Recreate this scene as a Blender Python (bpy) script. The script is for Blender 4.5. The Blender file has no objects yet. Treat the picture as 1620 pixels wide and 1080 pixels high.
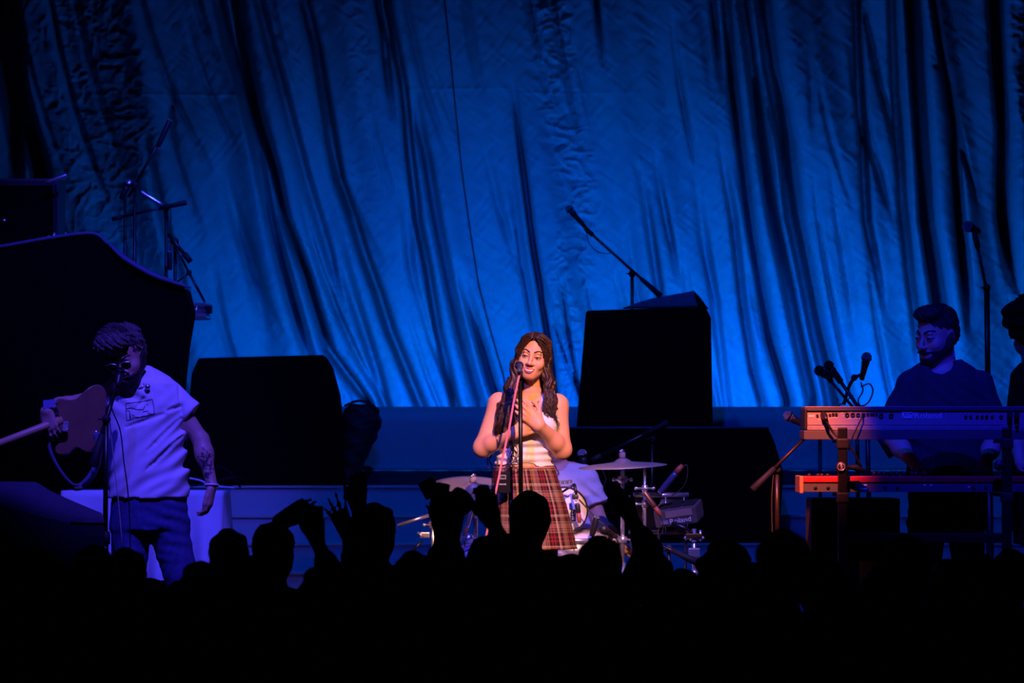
import bpy, bmesh, math, random
import numpy as np
from mathutils import Vector, Matrix, Euler
from mathutils.bvhtree import BVHTree

random.seed(7)
RNG = np.random.default_rng(7)
PI = math.pi
SC = bpy.context.scene
COL = SC.collection

# ------------------------------------------------------------------ camera
F = 6540.0          # focal length in pixels of the 1620 px wide frame
CZ = 1.156          # eye height above the stage floor
HOR = 690.0         # row of the horizon
def W(px, py, d):
    """picture row/column at distance d -> world point (metres)"""
    return Vector(((px - 810.0) * d / F, d, CZ - (py - HOR) * d / F))

cd = bpy.data.cameras.new('camera'); cam = bpy.data.objects.new('camera', cd); COL.objects.link(cam)
cam.location = (0, 0, CZ); cam.rotation_euler = (PI / 2, 0, 0)
cd.sensor_width = 36; cd.lens = F * 36 / 1620; cd.shift_y = (HOR - 540) / 1620
cd.clip_start = 0.1; cd.clip_end = 200
cd.dof.use_dof = True; cd.dof.focus_distance = 20.0; cd.dof.aperture_fstop = 4.5
SC.camera = cam

# ------------------------------------------------------------------ world, lights, exposure
SC.view_settings.view_transform = 'Standard'; SC.view_settings.look = 'None'
SC.view_settings.exposure = 0.0; SC.view_settings.gamma = 1.0
SC.view_settings.use_curve_mapping = False
wd = bpy.data.worlds.new('world'); SC.world = wd; wd.use_nodes = True
wd.node_tree.nodes['Background'].inputs[0].default_value = (0.0, 0.0, 0.0012, 1)
wd.node_tree.nodes['Background'].inputs[1].default_value = 0.1

def spot(name, loc, target, color, watts, half_deg, blend=0.4, radius=0.06):
    l = bpy.data.lights.new(name, 'SPOT'); o = bpy.data.objects.new(name, l); COL.objects.link(o)
    o.location = loc
    o.rotation_euler = (Vector(target) - Vector(loc)).to_track_quat('-Z', 'Y').to_euler()
    l.color = color; l.energy = watts; l.spot_size = math.radians(2 * half_deg); l.spot_blend = blend
    l.shadow_soft_size = radius
    return o
def strip(name, loc, target, color, watts, sx, sy):
    l = bpy.data.lights.new(name, 'AREA'); o = bpy.data.objects.new(name, l); COL.objects.link(o)
    l.shape = 'RECTANGLE'; l.size = sx; l.size_y = sy; l.color = color; l.energy = watts
    o.location = loc
    o.rotation_euler = (Vector(target) - Vector(loc)).to_track_quat('-Z', 'Y').to_euler()
    return o

WARM = (1.0, 0.41, 0.22)
BLUE = (0.012, 0.010, 1.0)
VIOLET = (0.13, 0.075, 1.0)
CYAN = (0.0, 0.128, 1.0)
# follow spot on the singer, from the lighting bar over the house
spot('follow_spot', (1.9, 10.8, 6.5), (0.16, 20.0, 1.06), WARM, 8300, 4.6, 0.55, 0.05)
spot('violet_wash', (-1.2, 14.2, 4.3), (0.06, 20.0, 1.0), (0.16, 0.10, 1.0), 950, 5.0, 0.7, 0.06)
# amber lamp catching the end of the keyboards
spot('amber_spot', (0.7, 16.2, 5.6), (1.40, 20.6, 1.16), (1.0, 0.16, 0.05), 7800, 3.8, 1.0, 0.04)
# violet and blue washes from the front truss
spot('violet_wash', (-0.9, 15.6, 6.4), (-1.85, 20.0, 0.85), (0.095, 0.052, 1.0), 2100, 9.0, 0.55, 0.05)
spot('violet_wash', (-2.5, 15.8, 6.6), (-1.75, 20.0, 0.9), (0.02, 0.02, 1.0), 700, 10.0, 0.6, 0.05)
spot('violet_wash', (1.5, 16.0, 6.4), (0.55, 21.6, 0.8), (0.34, 0.20, 1.0), 2300, 7.5, 0.7, 0.05)
spot('blue_wash', (2.2, 16.0, 6.2), (2.38, 20.9, 1.2), BLUE, 2100, 7.2, 0.6, 0.05)
spot('blue_wash', (0.0, 17.0, 6.8), (0.0, 23.6, 0.55), (0.0, 0.040, 1.0), 1000, 25.0, 0.5, 0.1)
spot('blue_wash', (-1.0, 17.5, 6.4), (-2.1, 22.7, 2.2), (0.07, 0.05, 1.0), 1500, 9.0, 0.6, 0.05)
# blue colour-wash fixtures standing behind the parapet, aimed up the curtain
for x, e in ((-1.75, 10), (-0.55, 40), (1.25, 47), (2.35, 27)):
    strip('curtain_uplight', (x, 25.36, 1.08), (x + 0.1, 26.5, 1.5), CYAN, e, 0.2, 0.12)
# the same colour from the bar above the steps
spot('curtain_wash', (-0.6, 21.5, 6.6), (0.0, 25.2, 1.0), CYAN, 340, 30.0, 0.5, 0.1)

# ------------------------------------------------------------------ materials
MATS = {}
def mat(name, color, rough=0.6, metal=0.0, var=0.12, scale=30.0, bump=0.0, bscale=80.0, spec=0.4, sheen=0.0, emit=None):
    if name in MATS: return MATS[name]
    m = bpy.data.materials.new(name); m.use_nodes = True
    nt = m.node_tree; b = nt.nodes['Principled BSDF']
    tc = nt.nodes.new('ShaderNodeTexCoord')
    n = nt.nodes.new('ShaderNodeTexNoise'); n.inputs['Scale'].default_value = scale; n.inputs['Detail'].default_value = 4
    nt.links.new(tc.outputs['Object'], n.inputs['Vector'])
    r = nt.nodes.new('ShaderNodeValToRGB')
    r.color_ramp.elements[0].position = 0.3; r.color_ramp.elements[1].position = 0.7
    r.color_ramp.elements[0].color = (*[c * (1 - var) for c in color], 1)
    r.color_ramp.elements[1].color = (*[min(1, c * (1 + var)) for c in color], 1)
    nt.links.new(n.outputs['Fac'], r.inputs['Fac']); nt.links.new(r.outputs['Color'], b.inputs['Base Color'])
    b.inputs['Roughness'].default_value = rough; b.inputs['Metallic'].default_value = metal
    b.inputs['Specular IOR Level'].default_value = spec
    if sheen: b.inputs['Sheen Weight'].default_value = sheen
    if bump:
        n2 = nt.nodes.new('ShaderNodeTexNoise'); n2.inputs['Scale'].default_value = bscale; n2.inputs['Detail'].default_value = 3
        nt.links.new(tc.outputs['Object'], n2.inputs['Vector'])
        bp = nt.nodes.new('ShaderNodeBump'); bp.inputs['Strength'].default_value = bump; bp.inputs['Distance'].default_value = 0.01
        nt.links.new(n2.outputs['Fac'], bp.inputs['Height']); nt.links.new(bp.outputs['Normal'], b.inputs['Normal'])
    if emit:
        b.inputs['Emission Color'].default_value = (*emit[0], 1); b.inputs['Emission Strength'].default_value = emit[1]
    MATS[name] = m
    return m

M_black = mat('black_cloth', (0.003, 0.003, 0.0033), 0.95, bump=0.3, bscale=25, spec=0.03)
M_bplas = mat('black_plastic', (0.012, 0.012, 0.014), 0.45, spec=0.5)
M_bmetal = mat('black_metal', (0.005, 0.005, 0.006), 0.36, spec=0.5)
M_chrome = mat('chrome', (0.75, 0.75, 0.78), 0.27, 0.85, var=0.04)
M_grille = mat('mic_grille', (0.45, 0.45, 0.5), 0.42, 0.85, var=0.3, scale=400, bump=0.8, bscale=700)
M_rubber = mat('rubber', (0.01, 0.01, 0.01), 0.7)
M_skin = mat('skin', (0.72, 0.38, 0.21), 0.5, var=0.06, scale=14, spec=0.35)
M_skin2 = mat('skin_tan', (0.56, 0.33, 0.24), 0.52, var=0.08, scale=18, spec=0.35)
M_dskin = mat('skin_dark', (0.16, 0.10, 0.08), 0.7, spec=0.2)
M_hair = mat('brown_hair', (0.040, 0.017, 0.010), 0.42, var=0.4, scale=60, spec=0.5, bump=0.3, bscale=160)
M_dhair = mat('dark_hair', (0.020, 0.016, 0.016), 0.55, var=0.4, scale=90, bump=0.5, bscale=200)
M_ghair = mat('greying_hair', (0.10, 0.085, 0.08), 0.6, var=0.5, scale=120, bump=0.7, bscale=260)
M_lips = mat('lips', (0.42, 0.075, 0.075), 0.35, var=0.08)
M_teeth = mat('teeth', (0.78, 0.68, 0.58), 0.3, var=0.03)
M_brow = mat('brow_hair', (0.028, 0.014, 0.010), 0.7, var=0.3, scale=200)
M_lash = mat('eye_lash', (0.012, 0.008, 0.007), 0.6)
M_white = mat('white_tank', (0.84, 0.82, 0.84), 0.8, var=0.03, scale=20, bump=0.12, bscale=220, spec=0.2)
M_tee = mat('white_tee', (0.74, 0.72, 0.76), 0.85, var=0.05, scale=10, bump=0.1, bscale=120, spec=0.2)
M_ltee = mat('pale_tee', (0.62, 0.60, 0.64), 0.85, var=0.05, scale=10, bump=0.1, bscale=120, spec=0.2)
M_navy = mat('navy_tee', (0.035, 0.036, 0.050), 0.9, var=0.1, bump=0.1, bscale=90, spec=0.15)
M_jean = mat('jeans', (0.05, 0.06, 0.19), 0.85, var=0.25, scale=40, bump=0.2, bscale=300, spec=0.2)
M_dark = mat('dark_clothes', (0.010, 0.010, 0.011), 0.95, spec=0.1)
M_darkh = mat('dark_crowd_hair', (0.008, 0.007, 0.006), 0.8, spec=0.15)
M_shoe = mat('shoe_leather', (0.03, 0.02, 0.015), 0.5)
M_pink = mat('pink_cable', (0.85, 0.22, 0.34), 0.5, var=0.05)
M_cable = mat('black_cable', (0.012, 0.012, 0.012), 0.5)
M_floor = mat('stage_floor', (0.012, 0.012, 0.014), 0.6, var=0.3, scale=3)
M_step = mat('step_paint', (0.36, 0.36, 0.38), 0.6, var=0.06, scale=2, spec=0.3)
M_stepd = mat('step_gap', (0.03, 0.03, 0.034), 0.8)
M_linen = mat('white_linen', (0.62, 0.62, 0.66), 0.85, var=0.05, scale=8, bump=0.15, bscale=40, spec=0.2)
M_cym = mat('cymbal_bronze', (0.50, 0.43, 0.38), 0.42, 0.55, var=0.08, scale=6, bump=0.25, bscale=300)
M_drum = mat('drum_shell', (0.60, 0.52, 0.54), 0.35, var=0.25, scale=220, spec=0.6)
M_dhead = mat('drum_head', (0.80, 0.78, 0.80), 0.5, var=0.04)
M_red = mat('red_shell', (0.55, 0.020, 0.030), 0.35, var=0.06, spec=0.5)
M_wood = mat('light_wood', (0.50, 0.22, 0.10), 0.45, var=0.2, scale=30)
M_panel = mat('grey_panel', (0.33, 0.27, 0.29), 0.4, 0.1, var=0.04, scale=3)
M_panel2 = mat('dark_grey_panel', (0.075, 0.072, 0.085), 0.5, var=0.08, scale=4)
M_print = mat('white_print', (0.82, 0.80, 0.82), 0.5, var=0.02)
M_ink = mat('dark_ink', (0.02, 0.02, 0.03), 0.8)
M_gold = mat('brass', (0.70, 0.42, 0.14), 0.3, 1.0)
M_orange = mat('orange_plug', (0.40, 0.10, 0.05), 0.4)
M_gtr = mat('guitar_wood', (0.22, 0.11, 0.065), 0.35, var=0.15, scale=9, spec=0.5)
M_maple = mat('maple_neck', (0.55, 0.32, 0.16), 0.4, var=0.1, scale=12)
M_strap = mat('blue_strap', (0.12, 0.13, 0.25), 0.8)
M_bluecloth = mat('blue_sheet', (0.10, 0.10, 0.16), 0.7, bump=0.1, bscale=20)
M_case = mat('brown_case', (0.05, 0.028, 0.02), 0.7, var=0.2)

# ------------------------------------------------------------------ scene helpers
def link(name, me, m, parent=None, loc=(0, 0, 0)):
    o = bpy.data.objects.new(name, me); COL.objects.link(o)
    if m is not None and len(me.materials) == 0: me.materials.append(m)
    o.location = loc
    if parent is not None: o.parent = parent
    return o
def tag(o, label=None, cat=None, group=None, kind=None):
    if label: o['label'] = label
    if cat: o['category'] = cat
    if group: o['group'] = group
    if kind: o['kind'] = kind
    return o
def thing(name, label, cat, loc, group=None):
    o = bpy.data.objects.new(name, None); COL.objects.link(o)
    o.location = loc; o.empty_display_size = 0.1
    return tag(o, label, cat, group)
def wroot(p):
    """world offset of an object chain made of pure translations"""
    v = Vector((0, 0, 0))
    while p is not None:
        v += Vector(p.location); p = p.parent
    return v

class MB:
    """collects shapes given in world coordinates; build() links them as ONE mesh"""
    def __init__(s): s.v = []; s.f = []; s.sm = []
    def add(s, vs, fs, smooth=True):
        n = len(s.v); s.v += [Vector(v) for v in vs]
        s.f += [tuple(i + n for i in f) for f in fs]; s.sm += [smooth] * len(fs); return s
    def box(s, c, size, R=None, bev=0.0, taper=None):
        bm = bmesh.new(); bmesh.ops.create_cube(bm, size=1.0)
        for v in bm.verts:
            v.co = Vector((v.co.x * size[0], v.co.y * size[1], v.co.z * size[2]))
            if taper and v.co.z > 0: v.co.x *= taper[0]; v.co.y *= taper[1]
        if bev > 0:
            bmesh.ops.bevel(bm, geom=bm.edges[:], offset=bev, segments=2, affect='EDGES', profile=0.7)
        vs = [Vector(c) + ((R @ v.co) if R is not None else v.co) for v in bm.verts]
        bm.verts.index_update()
        fs = [[v.index for v in f.verts] for f in bm.faces]; bm.free()
        return s.add(vs, fs, False)
    def tube(s, pts, r, n=8, cap=True):
        pts = [Vector(p) for p in pts]
        rs = r if isinstance(r, (list, tuple)) else [r] * len(pts)
        vs = []; fs = []; prev = None
        for i, p in enumerate(pts):
            t = (pts[min(i + 1, len(pts) - 1)] - pts[max(i - 1, 0)])
            if t.length < 1e-9: t = Vector((0, 0, 1))
            t.normalize()
            if prev is None:
                a = Vector((0, 0, 1)) if abs(t.z) < 0.9 else Vector((1, 0, 0))
                u = t.cross(a).normalized()
            else:
                u = (prev - t * prev.dot(t))
                u = u.normalized() if u.length > 1e-6 else t.orthogonal().normalized()
            prev = u; w = t.cross(u)
            for k in range(n):
                a = 2 * PI * k / n
                vs.append(p + (u * math.cos(a) + w * math.sin(a)) * rs[i])
        for i in range(len(pts) - 1):
            for k in range(n):
                k2 = (k + 1) % n
                fs.append((i * n + k, i * n + k2, (i + 1) * n + k2, (i + 1) * n + k))
        if cap:
            fs.append(tuple(range(n - 1, -1, -1))); m = (len(pts) - 1) * n; fs.append(tuple(range(m, m + n)))
        return s.add(vs, fs)
    def lathe(s, c, axis, prof, n=20, cap=True):
        """prof: list of (radius, height along axis)"""
        ax = Vector(axis).normalized(); u = ax.orthogonal().normalized(); w = ax.cross(u); c = Vector(c)
        vs = []; fs = []
        for r, h in prof:
            for k in range(n):
                a = 2 * PI * k / n
                vs.append(c + ax * h + (u * math.cos(a) + w * math.sin(a)) * max(r, 1e-5))
        for i in range(len(prof) - 1):
            for k in range(n):
                k2 = (k + 1) % n
                fs.append((i * n + k, i * n + k2, (i + 1) * n + k2, (i + 1) * n + k))
        if cap: fs.append(tuple(range(n - 1, -1, -1))); m = (len(prof) - 1) * n; fs.append(tuple(range(m, m + n)))
        return s.add(vs, fs)
    def ball(s, c, r, n=12, R=None):
        r = r if isinstance(r, (list, tuple)) else (r, r, r)
        prof = [(math.sin(PI * i / n), -math.cos(PI * i / n)) for i in range(n + 1)]
        vs = []; fs = []; m = n * 2
        for rr, h in prof:
            for k in range(m):
                a = 2 * PI * k / m
                v = Vector((rr * math.cos(a) * r[0], rr * math.sin(a) * r[1], h * r[2]))
                vs.append(Vector(c) + ((R @ v) if R is not None else v))
        for i in range(n):
            for k in range(m):
                k2 = (k + 1) % m
                fs.append((i * m + k, i * m + k2, (i + 1) * m + k2, (i + 1) * m + k))
        return s.add(vs, fs)
    def prism(s, poly, vec):
        """poly: list of world points (planar, any order), extruded by vec"""
        n = len(poly); vec = Vector(vec)
        vs = [Vector(p) for p in poly] + [Vector(p) + vec for p in poly]
        fs = [tuple(range(n - 1, -1, -1)), tuple(range(n, 2 * n))]
        fs += [(i, (i + 1) % n, (i + 1) % n + n, i + n) for i in range(n)]
        return s.add(vs, fs, False)
    def mesh(s, name, off=Vector((0, 0, 0)), weld=True):
        me = bpy.data.meshes.new(name)
        me.from_pydata([tuple(v - off) for v in s.v], [], s.f)
        me.polygons.foreach_set('use_smooth', s.sm)
        bm = bmesh.new(); bm.from_mesh(me)
        bmesh.ops.recalc_face_normals(bm, faces=bm.faces[:]); bm.to_mesh(me); bm.free()
        me.update(); return me
    def build(s, name, m, parent=None, base=None):
        off = wroot(parent) if parent is not None else (Vector(base) if base is not None else s.base())
        o = link(name, s.mesh(name, off), m, parent)
        if parent is None: o.location = off
        return o
    def base(s):
        xs = [v.x for v in s.v]; ys = [v.y for v in s.v]; zs = [v.z for v in s.v]
        return Vector(((min(xs) + max(xs)) / 2, (min(ys) + max(ys)) / 2, min(zs)))

def smoothpath(pts, n=6):
    """Catmull-Rom through the points"""
    P = [Vector(p) for p in pts]; out = []
    for i in range(len(P) - 1):
        p0 = P[max(i - 1, 0)]; p1 = P[i]; p2 = P[i + 1]; p3 = P[min(i + 2, len(P) - 1)]
        for k in range(n):
            t = k / n
            out.append(0.5 * ((2 * p1) + (p2 - p0) * t + (2 * p0 - 5 * p1 + 4 * p2 - p3) * t * t + (3 * p1 - p0 - 3 * p2 + p3) * t ** 3))
    out.append(P[-1]); return out

def text(name, s, loc, height, m, parent, rotx=PI / 2, rotz=0.0, roty=0.0, depth=0.0006, sx=1.0):
    c = bpy.data.curves.new(name, 'FONT'); c.body = s; c.size = height / 0.72; c.extrude = depth
    o = bpy.data.objects.new(name, c); COL.objects.link(o)
    me = bpy.data.meshes.new_from_object(o); bpy.data.objects.remove(o)
    R = Euler((rotx, roty, rotz)).to_matrix().to_4x4()
    me.transform(R @ Matrix.Diagonal((sx, 1, 1, 1)))
    me.materials.clear()
    o = link(name, me, m, parent); o.location = Vector(loc) - wroot(parent)
    return o

# ------------------------------------------------------------------ signed-distance bodies (one continuous skin per figure)
def axis(*segs):
    out = []
    for a, b, h in segs:
        n = max(1, int(round((b - a) / h)))
        out += list(a + (b - a) * np.arange(n) / n)
    out.append(segs[-1][1])
    return np.array(out, dtype=np.float32)
class Field:
    def __init__(s, xs, ys, zs):
        s.xs, s.ys, s.zs = xs, ys, zs
        s.v = np.full((len(xs), len(ys), len(zs)), 1.0, np.float32)
    def sl(s, c, r):
        out = []
        for a, q in zip((s.xs, s.ys, s.zs), c):
            i0 = max(0, np.searchsorted(a, q - r) - 1); i1 = min(len(a), np.searchsorted(a, q + r) + 1)
            out.append(slice(i0, max(i1, i0)))
        return tuple(out)
    def put(s, f, c, r, k=0.01, op='u', T=None):
        if T is not None: c = T @ Vector(c); r = r * T.to_scale()[0]
        i = s.sl(c, r + 0.03 + k)
        if any(q.stop - q.start < 1 for q in i): return
        X = s.xs[i[0]][:, None, None]; Y = s.ys[i[1]][None, :, None]; Z = s.zs[i[2]][None, None, :]
        if T is not None:
            sc = T.to_scale()[0]; I = T.inverted()
            X, Y, Z = (I[0][0] * X + I[0][1] * Y + I[0][2] * Z + I[0][3], I[1][0] * X + I[1][1] * Y + I[1][2] * Z + I[1][3], I[2][0] * X + I[2][1] * Y + I[2][2] * Z + I[2][3])
            d = f(X, Y, Z) * sc
        else: d = f(X, Y, Z)
        a = s.v[i]
        if op == 'u':
            h = np.maximum(k - np.abs(a - d), 0) / k; s.v[i] = np.minimum(a, d) - h * h * k * 0.25
        elif op == 's':
            d = -d; h = np.maximum(k - np.abs(a - d), 0) / k; s.v[i] = np.maximum(a, d) + h * h * k * 0.25
    def ell(s, c, r, k=0.01, op='u', T=None):
        r = (r, r, r) if not isinstance(r, (tuple, list)) else r
        m = min(r)
        s.put(lambda X, Y, Z: (np.sqrt(((X - c[0]) / r[0]) ** 2 + ((Y - c[1]) / r[1]) ** 2 + ((Z - c[2]) / r[2]) ** 2) - 1) * m, c, max(r), k, op, T)
    def cap(s, a, b, ra, rb, k=0.01, op='u', T=None, wrinkle=None):
        a = Vector(a); b = Vector(b); d = b - a; L2 = max(d.length_squared, 1e-9)
        def f(X, Y, Z):
            t = np.clip(((X - a.x) * d.x + (Y - a.y) * d.y + (Z - a.z) * d.z) / L2, 0, 1)
            q = np.sqrt((X - a.x - t * d.x) ** 2 + (Y - a.y - t * d.y) ** 2 + (Z - a.z - t * d.z) ** 2) - (ra + (rb - ra) * t)
            if wrinkle is not None: q = q + wrinkle(X, Y, Z)
            return q
        s.put(f, (a + b) / 2, d.length / 2 + max(ra, rb), k, op, T)
    def rows(s, rows, k=0.02, op='u', grow=0.0, wrinkle=None, pad=0.0):
        """stack of ellipses (z, cx, cy, rx, ry)"""
        R = np.array(sorted(rows), dtype=np.float64)
        def f(X, Y, Z):
            z = np.clip(Z, R[0, 0], R[-1, 0])
            cx, cy, rx, ry = (np.interp(z, R[:, 0], R[:, q]) for q in (1, 2, 3, 4))
            rx = rx + grow; ry = ry + grow
            q = (np.sqrt(((X - cx) / rx) ** 2 + ((Y - cy) / ry) ** 2) - 1) * np.minimum(rx, ry)
            q = np.maximum(q, np.maximum(R[0, 0] - pad - Z, Z - R[-1, 0] - pad))
            if wrinkle is not None: q = q + wrinkle(X, Y, Z)
            return q
        c = (R[:, 1].mean(), R[:, 2].mean(), (R[0, 0] + R[-1, 0]) / 2)
        r = max((R[-1, 0] - R[0, 0]) / 2, R[:, 3].max() + np.ptp(R[:, 1]), R[:, 4].max()) + grow + pad
        s.put(f, c, r, k, op)
    def cut(s, f):
        """keep only where f < 0"""
        X = s.xs[:, None, None]; Y = s.ys[None, :, None]; Z = s.zs[None, None, :]
        s.v = np.maximum(s.v, f(X, Y, Z).astype(np.float32))
    def mesh(s, name, off=Vector((0, 0, 0)), smooth=0):
        v = s.v; v[0], v[-1] = 1, 1; v[:, 0], v[:, -1] = 1, 1; v[:, :, 0], v[:, :, -1] = 1, 1
        ins = v < 0
        nx, ny, nz = v.shape
        cnt = np.zeros((nx - 1, ny - 1, nz - 1), np.int8)
        for a in (0, 1):
            for b in (0, 1):
                for c in (0, 1):
                    cnt += ins[a:nx - 1 + a, b:ny - 1 + b, c:nz - 1 + c]
        act = (cnt > 0) & (cnt < 8)
        I, J, K = np.nonzero(act); n = len(I)
        idx = np.full(act.shape, -1, np.int32); idx[I, J, K] = np.arange(n)
        acc = np.zeros((n, 3)); num = np.zeros(n)
        for ax in range(3):
            for p in (0, 1):
                for q in (0, 1):
                    o0 = [0, 0, 0]; o1 = [0, 0, 0]; oth = [t for t in range(3) if t != ax]
                    o0[oth[0]] = o1[oth[0]] = p; o0[oth[1]] = o1[oth[1]] = q; o1[ax] = 1
                    A = v[I + o0[0], J + o0[1], K + o0[2]]; B = v[I + o1[0], J + o1[1], K + o1[2]]
                    m = (A < 0) != (B < 0); t = np.where(m, A / np.where(m, A - B, 1), 0)
                    pos = np.array(o0, float)[None, :].repeat(n, 0); pos[:, ax] = t
                    acc[m] += pos[m]; num[m] += 1
        acc /= np.maximum(num, 1)[:, None]
        xs, ys, zs = (a.astype(float) for a in (s.xs, s.ys, s.zs))
        P = np.stack([xs[I] + acc[:, 0] * (xs[I + 1] - xs[I]), ys[J] + acc[:, 1] * (ys[J + 1] - ys[J]), zs[K] + acc[:, 2] * (zs[K + 1] - zs[K])], 1)
        Q = []
        e = ins[:-1, 1:-1, 1:-1] != ins[1:, 1:-1, 1:-1]; i, j, k = np.nonzero(e); j += 1; k += 1
        q = np.stack([idx[i, j - 1, k - 1], idx[i, j, k - 1], idx[i, j, k], idx[i, j - 1, k]], 1); r = ~ins[i, j, k]; q[r] = q[r][:, ::-1]; Q.append(q)
        e = ins[1:-1, :-1, 1:-1] != ins[1:-1, 1:, 1:-1]; i, j, k = np.nonzero(e); i += 1; k += 1
        q = np.stack([idx[i - 1, j, k - 1], idx[i - 1, j, k], idx[i, j, k], idx[i, j, k - 1]], 1); r = ~ins[i, j, k]; q[r] = q[r][:, ::-1]; Q.append(q)
        e = ins[1:-1, 1:-1, :-1] != ins[1:-1, 1:-1, 1:]; i, j, k = np.nonzero(e); i += 1; j += 1
        q = np.stack([idx[i - 1, j - 1, k], idx[i, j - 1, k], idx[i, j, k], idx[i - 1, j, k]], 1); r = ~ins[i, j, k]; q[r] = q[r][:, ::-1]; Q.append(q)
        Q = np.concatenate(Q)
        for _ in range(smooth):
            S = np.zeros_like(P); C = np.zeros(len(P))
            for a in range(4):
                b = (a + 1) % 4
                np.add.at(S, Q[:, a], P[Q[:, b]]); np.add.at(C, Q[:, a], 1)
                np.add.at(S, Q[:, b], P[Q[:, a]]); np.add.at(C, Q[:, b], 1)
            P = P * 0.5 + S / np.maximum(C, 1)[:, None] * 0.5
        P -= np.array(off)[None, :]
        return np_mesh(name, P, Q)
def np_mesh(name, P, Q):
    me = bpy.data.meshes.new(name)
    me.vertices.add(len(P)); me.vertices.foreach_set('co', np.ascontiguousarray(P, np.float32).ravel())
    m = Q.shape[1]
    me.loops.add(Q.size); me.loops.foreach_set('vertex_index', np.ascontiguousarray(Q, np.int32).ravel())
    me.polygons.add(len(Q)); me.polygons.foreach_set('loop_start', np.arange(0, Q.size, m, dtype=np.int32))
    me.polygons.foreach_set('use_smooth', np.ones(len(Q), bool))
    me.update(calc_edges=True); me.validate()
    return me
def vnoise(X, Y, seed=0):
    """smooth 2-D value noise in -1..1"""
    g = np.random.default_rng(seed).uniform(-1, 1, (256, 256))
    xi = np.floor(X).astype(int); yi = np.floor(Y).astype(int); fx = X - xi; fy = Y - yi
    fx = fx * fx * (3 - 2 * fx); fy = fy * fy * (3 - 2 * fy)
    a = g[xi % 256, yi % 256]; b = g[(xi + 1) % 256, yi % 256]; c = g[xi % 256, (yi + 1) % 256]; d = g[(xi + 1) % 256, (yi + 1) % 256]
    return (a * (1 - fx) + b * fx) * (1 - fy) + (c * (1 - fx) + d * fx) * fy
# ------------------------------------------------------------------ the setting
m = MB().box((0, 23.2, -0.03), (14, 9.8, 0.06)); tag(m.build('floor', M_floor), kind='structure')
m = MB().box((0, 28.1, 3.0), (16, 0.12, 8.0)); tag(m.build('wall_back', M_stepd), kind='structure')
m = MB().box((0, 18.24, -0.47), (14, 0.12, 0.82)); tag(m.build('trim_stage_front', M_stepd), kind='structure')
m = MB().box((0, 9.0, -0.91), (16, 20.0, 0.06)); tag(m.build('floor', M_stepd), kind='structure')

# the hanging cloth: diagonal gathers traced as polylines (column, row), width in rows, depth in metres
D_CUR = 26.5
FOLDS = [
 ([(373,0),(383,67),(403,167),(433,267),(448,340),(483,432),(499,487),(519,553),(580,634)],12,.20),
 ([(347,0),(363,67),(387,150),(410,250),(427,340),(447,422),(470,503),(486,556),(500,620)],13,.14),
 ([(410,0),(430,83),(457,183),(483,283),(500,340),(518,400),(545,520)],13,.11),
 ([(480,0),(497,67),(513,160),(533,277),(555,340),(574,399),(597,461),(617,523),(640,579),(666,644)],12,.20),
 ([(340,230),(365,320),(391,400),(414,487),(430,553)],14,.07),
 ([(530,360),(551,448),(574,520),(594,585),(610,644)],12,.12),
 ([(520,560),(545,600),(566,640)],7,.12), ([(553,590),(580,640)],6,.1),
 ([(595,0),(607,67),(612,110),(622,200)],9,.12),
 ([(612,0),(618,33),(637,133),(647,233),(657,317),(659,340),(676,422),(692,520),(708,585),(720,640)],9,.17),
 ([(630,260),(643,340),(649,422),(659,487)],11,.08),
 ([(650,100),(657,167),(677,267),(692,356),(712,454),(735,553),(761,641)],11,.12),
 ([(720,400),(735,454),(754,520),(777,602),(790,640)],12,.15),
 ([(810,120),(817,183),(830,283),(840,360),(858,480),(872,560),(880,640)],7,.13),
 ([(943,0),(950,67),(957,120)],7,.09),
 ([(1000,240),(1019,300),(1041,448),(1060,560)],10,.10),
 ([(1035,230),(1045,300),(1067,411),(1075,455)],8,.13),
 ([(1110,10),(1117,83),(1122,140)],7,.10), ([(1128,0),(1133,50),(1143,150)],8,.10),
 ([(1150,0),(1160,133),(1177,267),(1187,350),(1203,440),(1220,540),(1247,633)],11,.16),
 ([(1177,0),(1197,133),(1210,233),(1227,350),(1247,440),(1267,540),(1287,633)],15,.20),
 ([(1207,0),(1220,100),(1243,217),(1255,335),(1277,440),(1293,523),(1313,607),(1322,650)],18,.28),
 ([(1135,200),(1160,340),(1177,490),(1193,590),(1207,640)],9,.11),
 ([(1095,250),(1110,340),(1130,470),(1150,640)],10,.07),
 ([(1280,67),(1287,233)],8,.06),
 ([(1357,0),(1360,83),(1367,233),(1372,350),(1387,423),(1400,500)],9,.12),
 ([(1413,0),(1423,200),(1433,350),(1443,440),(1450,490),(1460,600)],12,.14),
 ([(1443,0),(1453,133),(1463,267),(1468,350),(1477,407),(1487,473),(1500,600)],16,.24),
 ([(1500,100),(1510,233),(1518,345),(1527,440),(1535,540)],10,.14),
 ([(1577,0),(1583,117),(1590,200),(1590,337),(1600,423),(1613,473)],15,.18),
 ([(-10,0),(10,140),(30,300)],18,.2), ([(15,0),(28,140),(60,270),(70,400)],18,.2),
 ([(1640,0),(1645,300),(1670,640)],16,.18), ([(270,100),(268,190),(280,260)],10,.08),
 ([(240,420),(262,500),(285,600)],12,.06), ([(330,380),(345,470),(365,560)],10,.05),
 ([(900,380),(925,480),(950,600)],10,.05), ([(960,380),(985,480),(1010,600)],9,.06),
 ([(1310,230),(1335,400),(1360,560)],11,.05), ([(760,200),(790,330),(830,460)],9,.04),
]
_r = random.Random(21)
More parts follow.
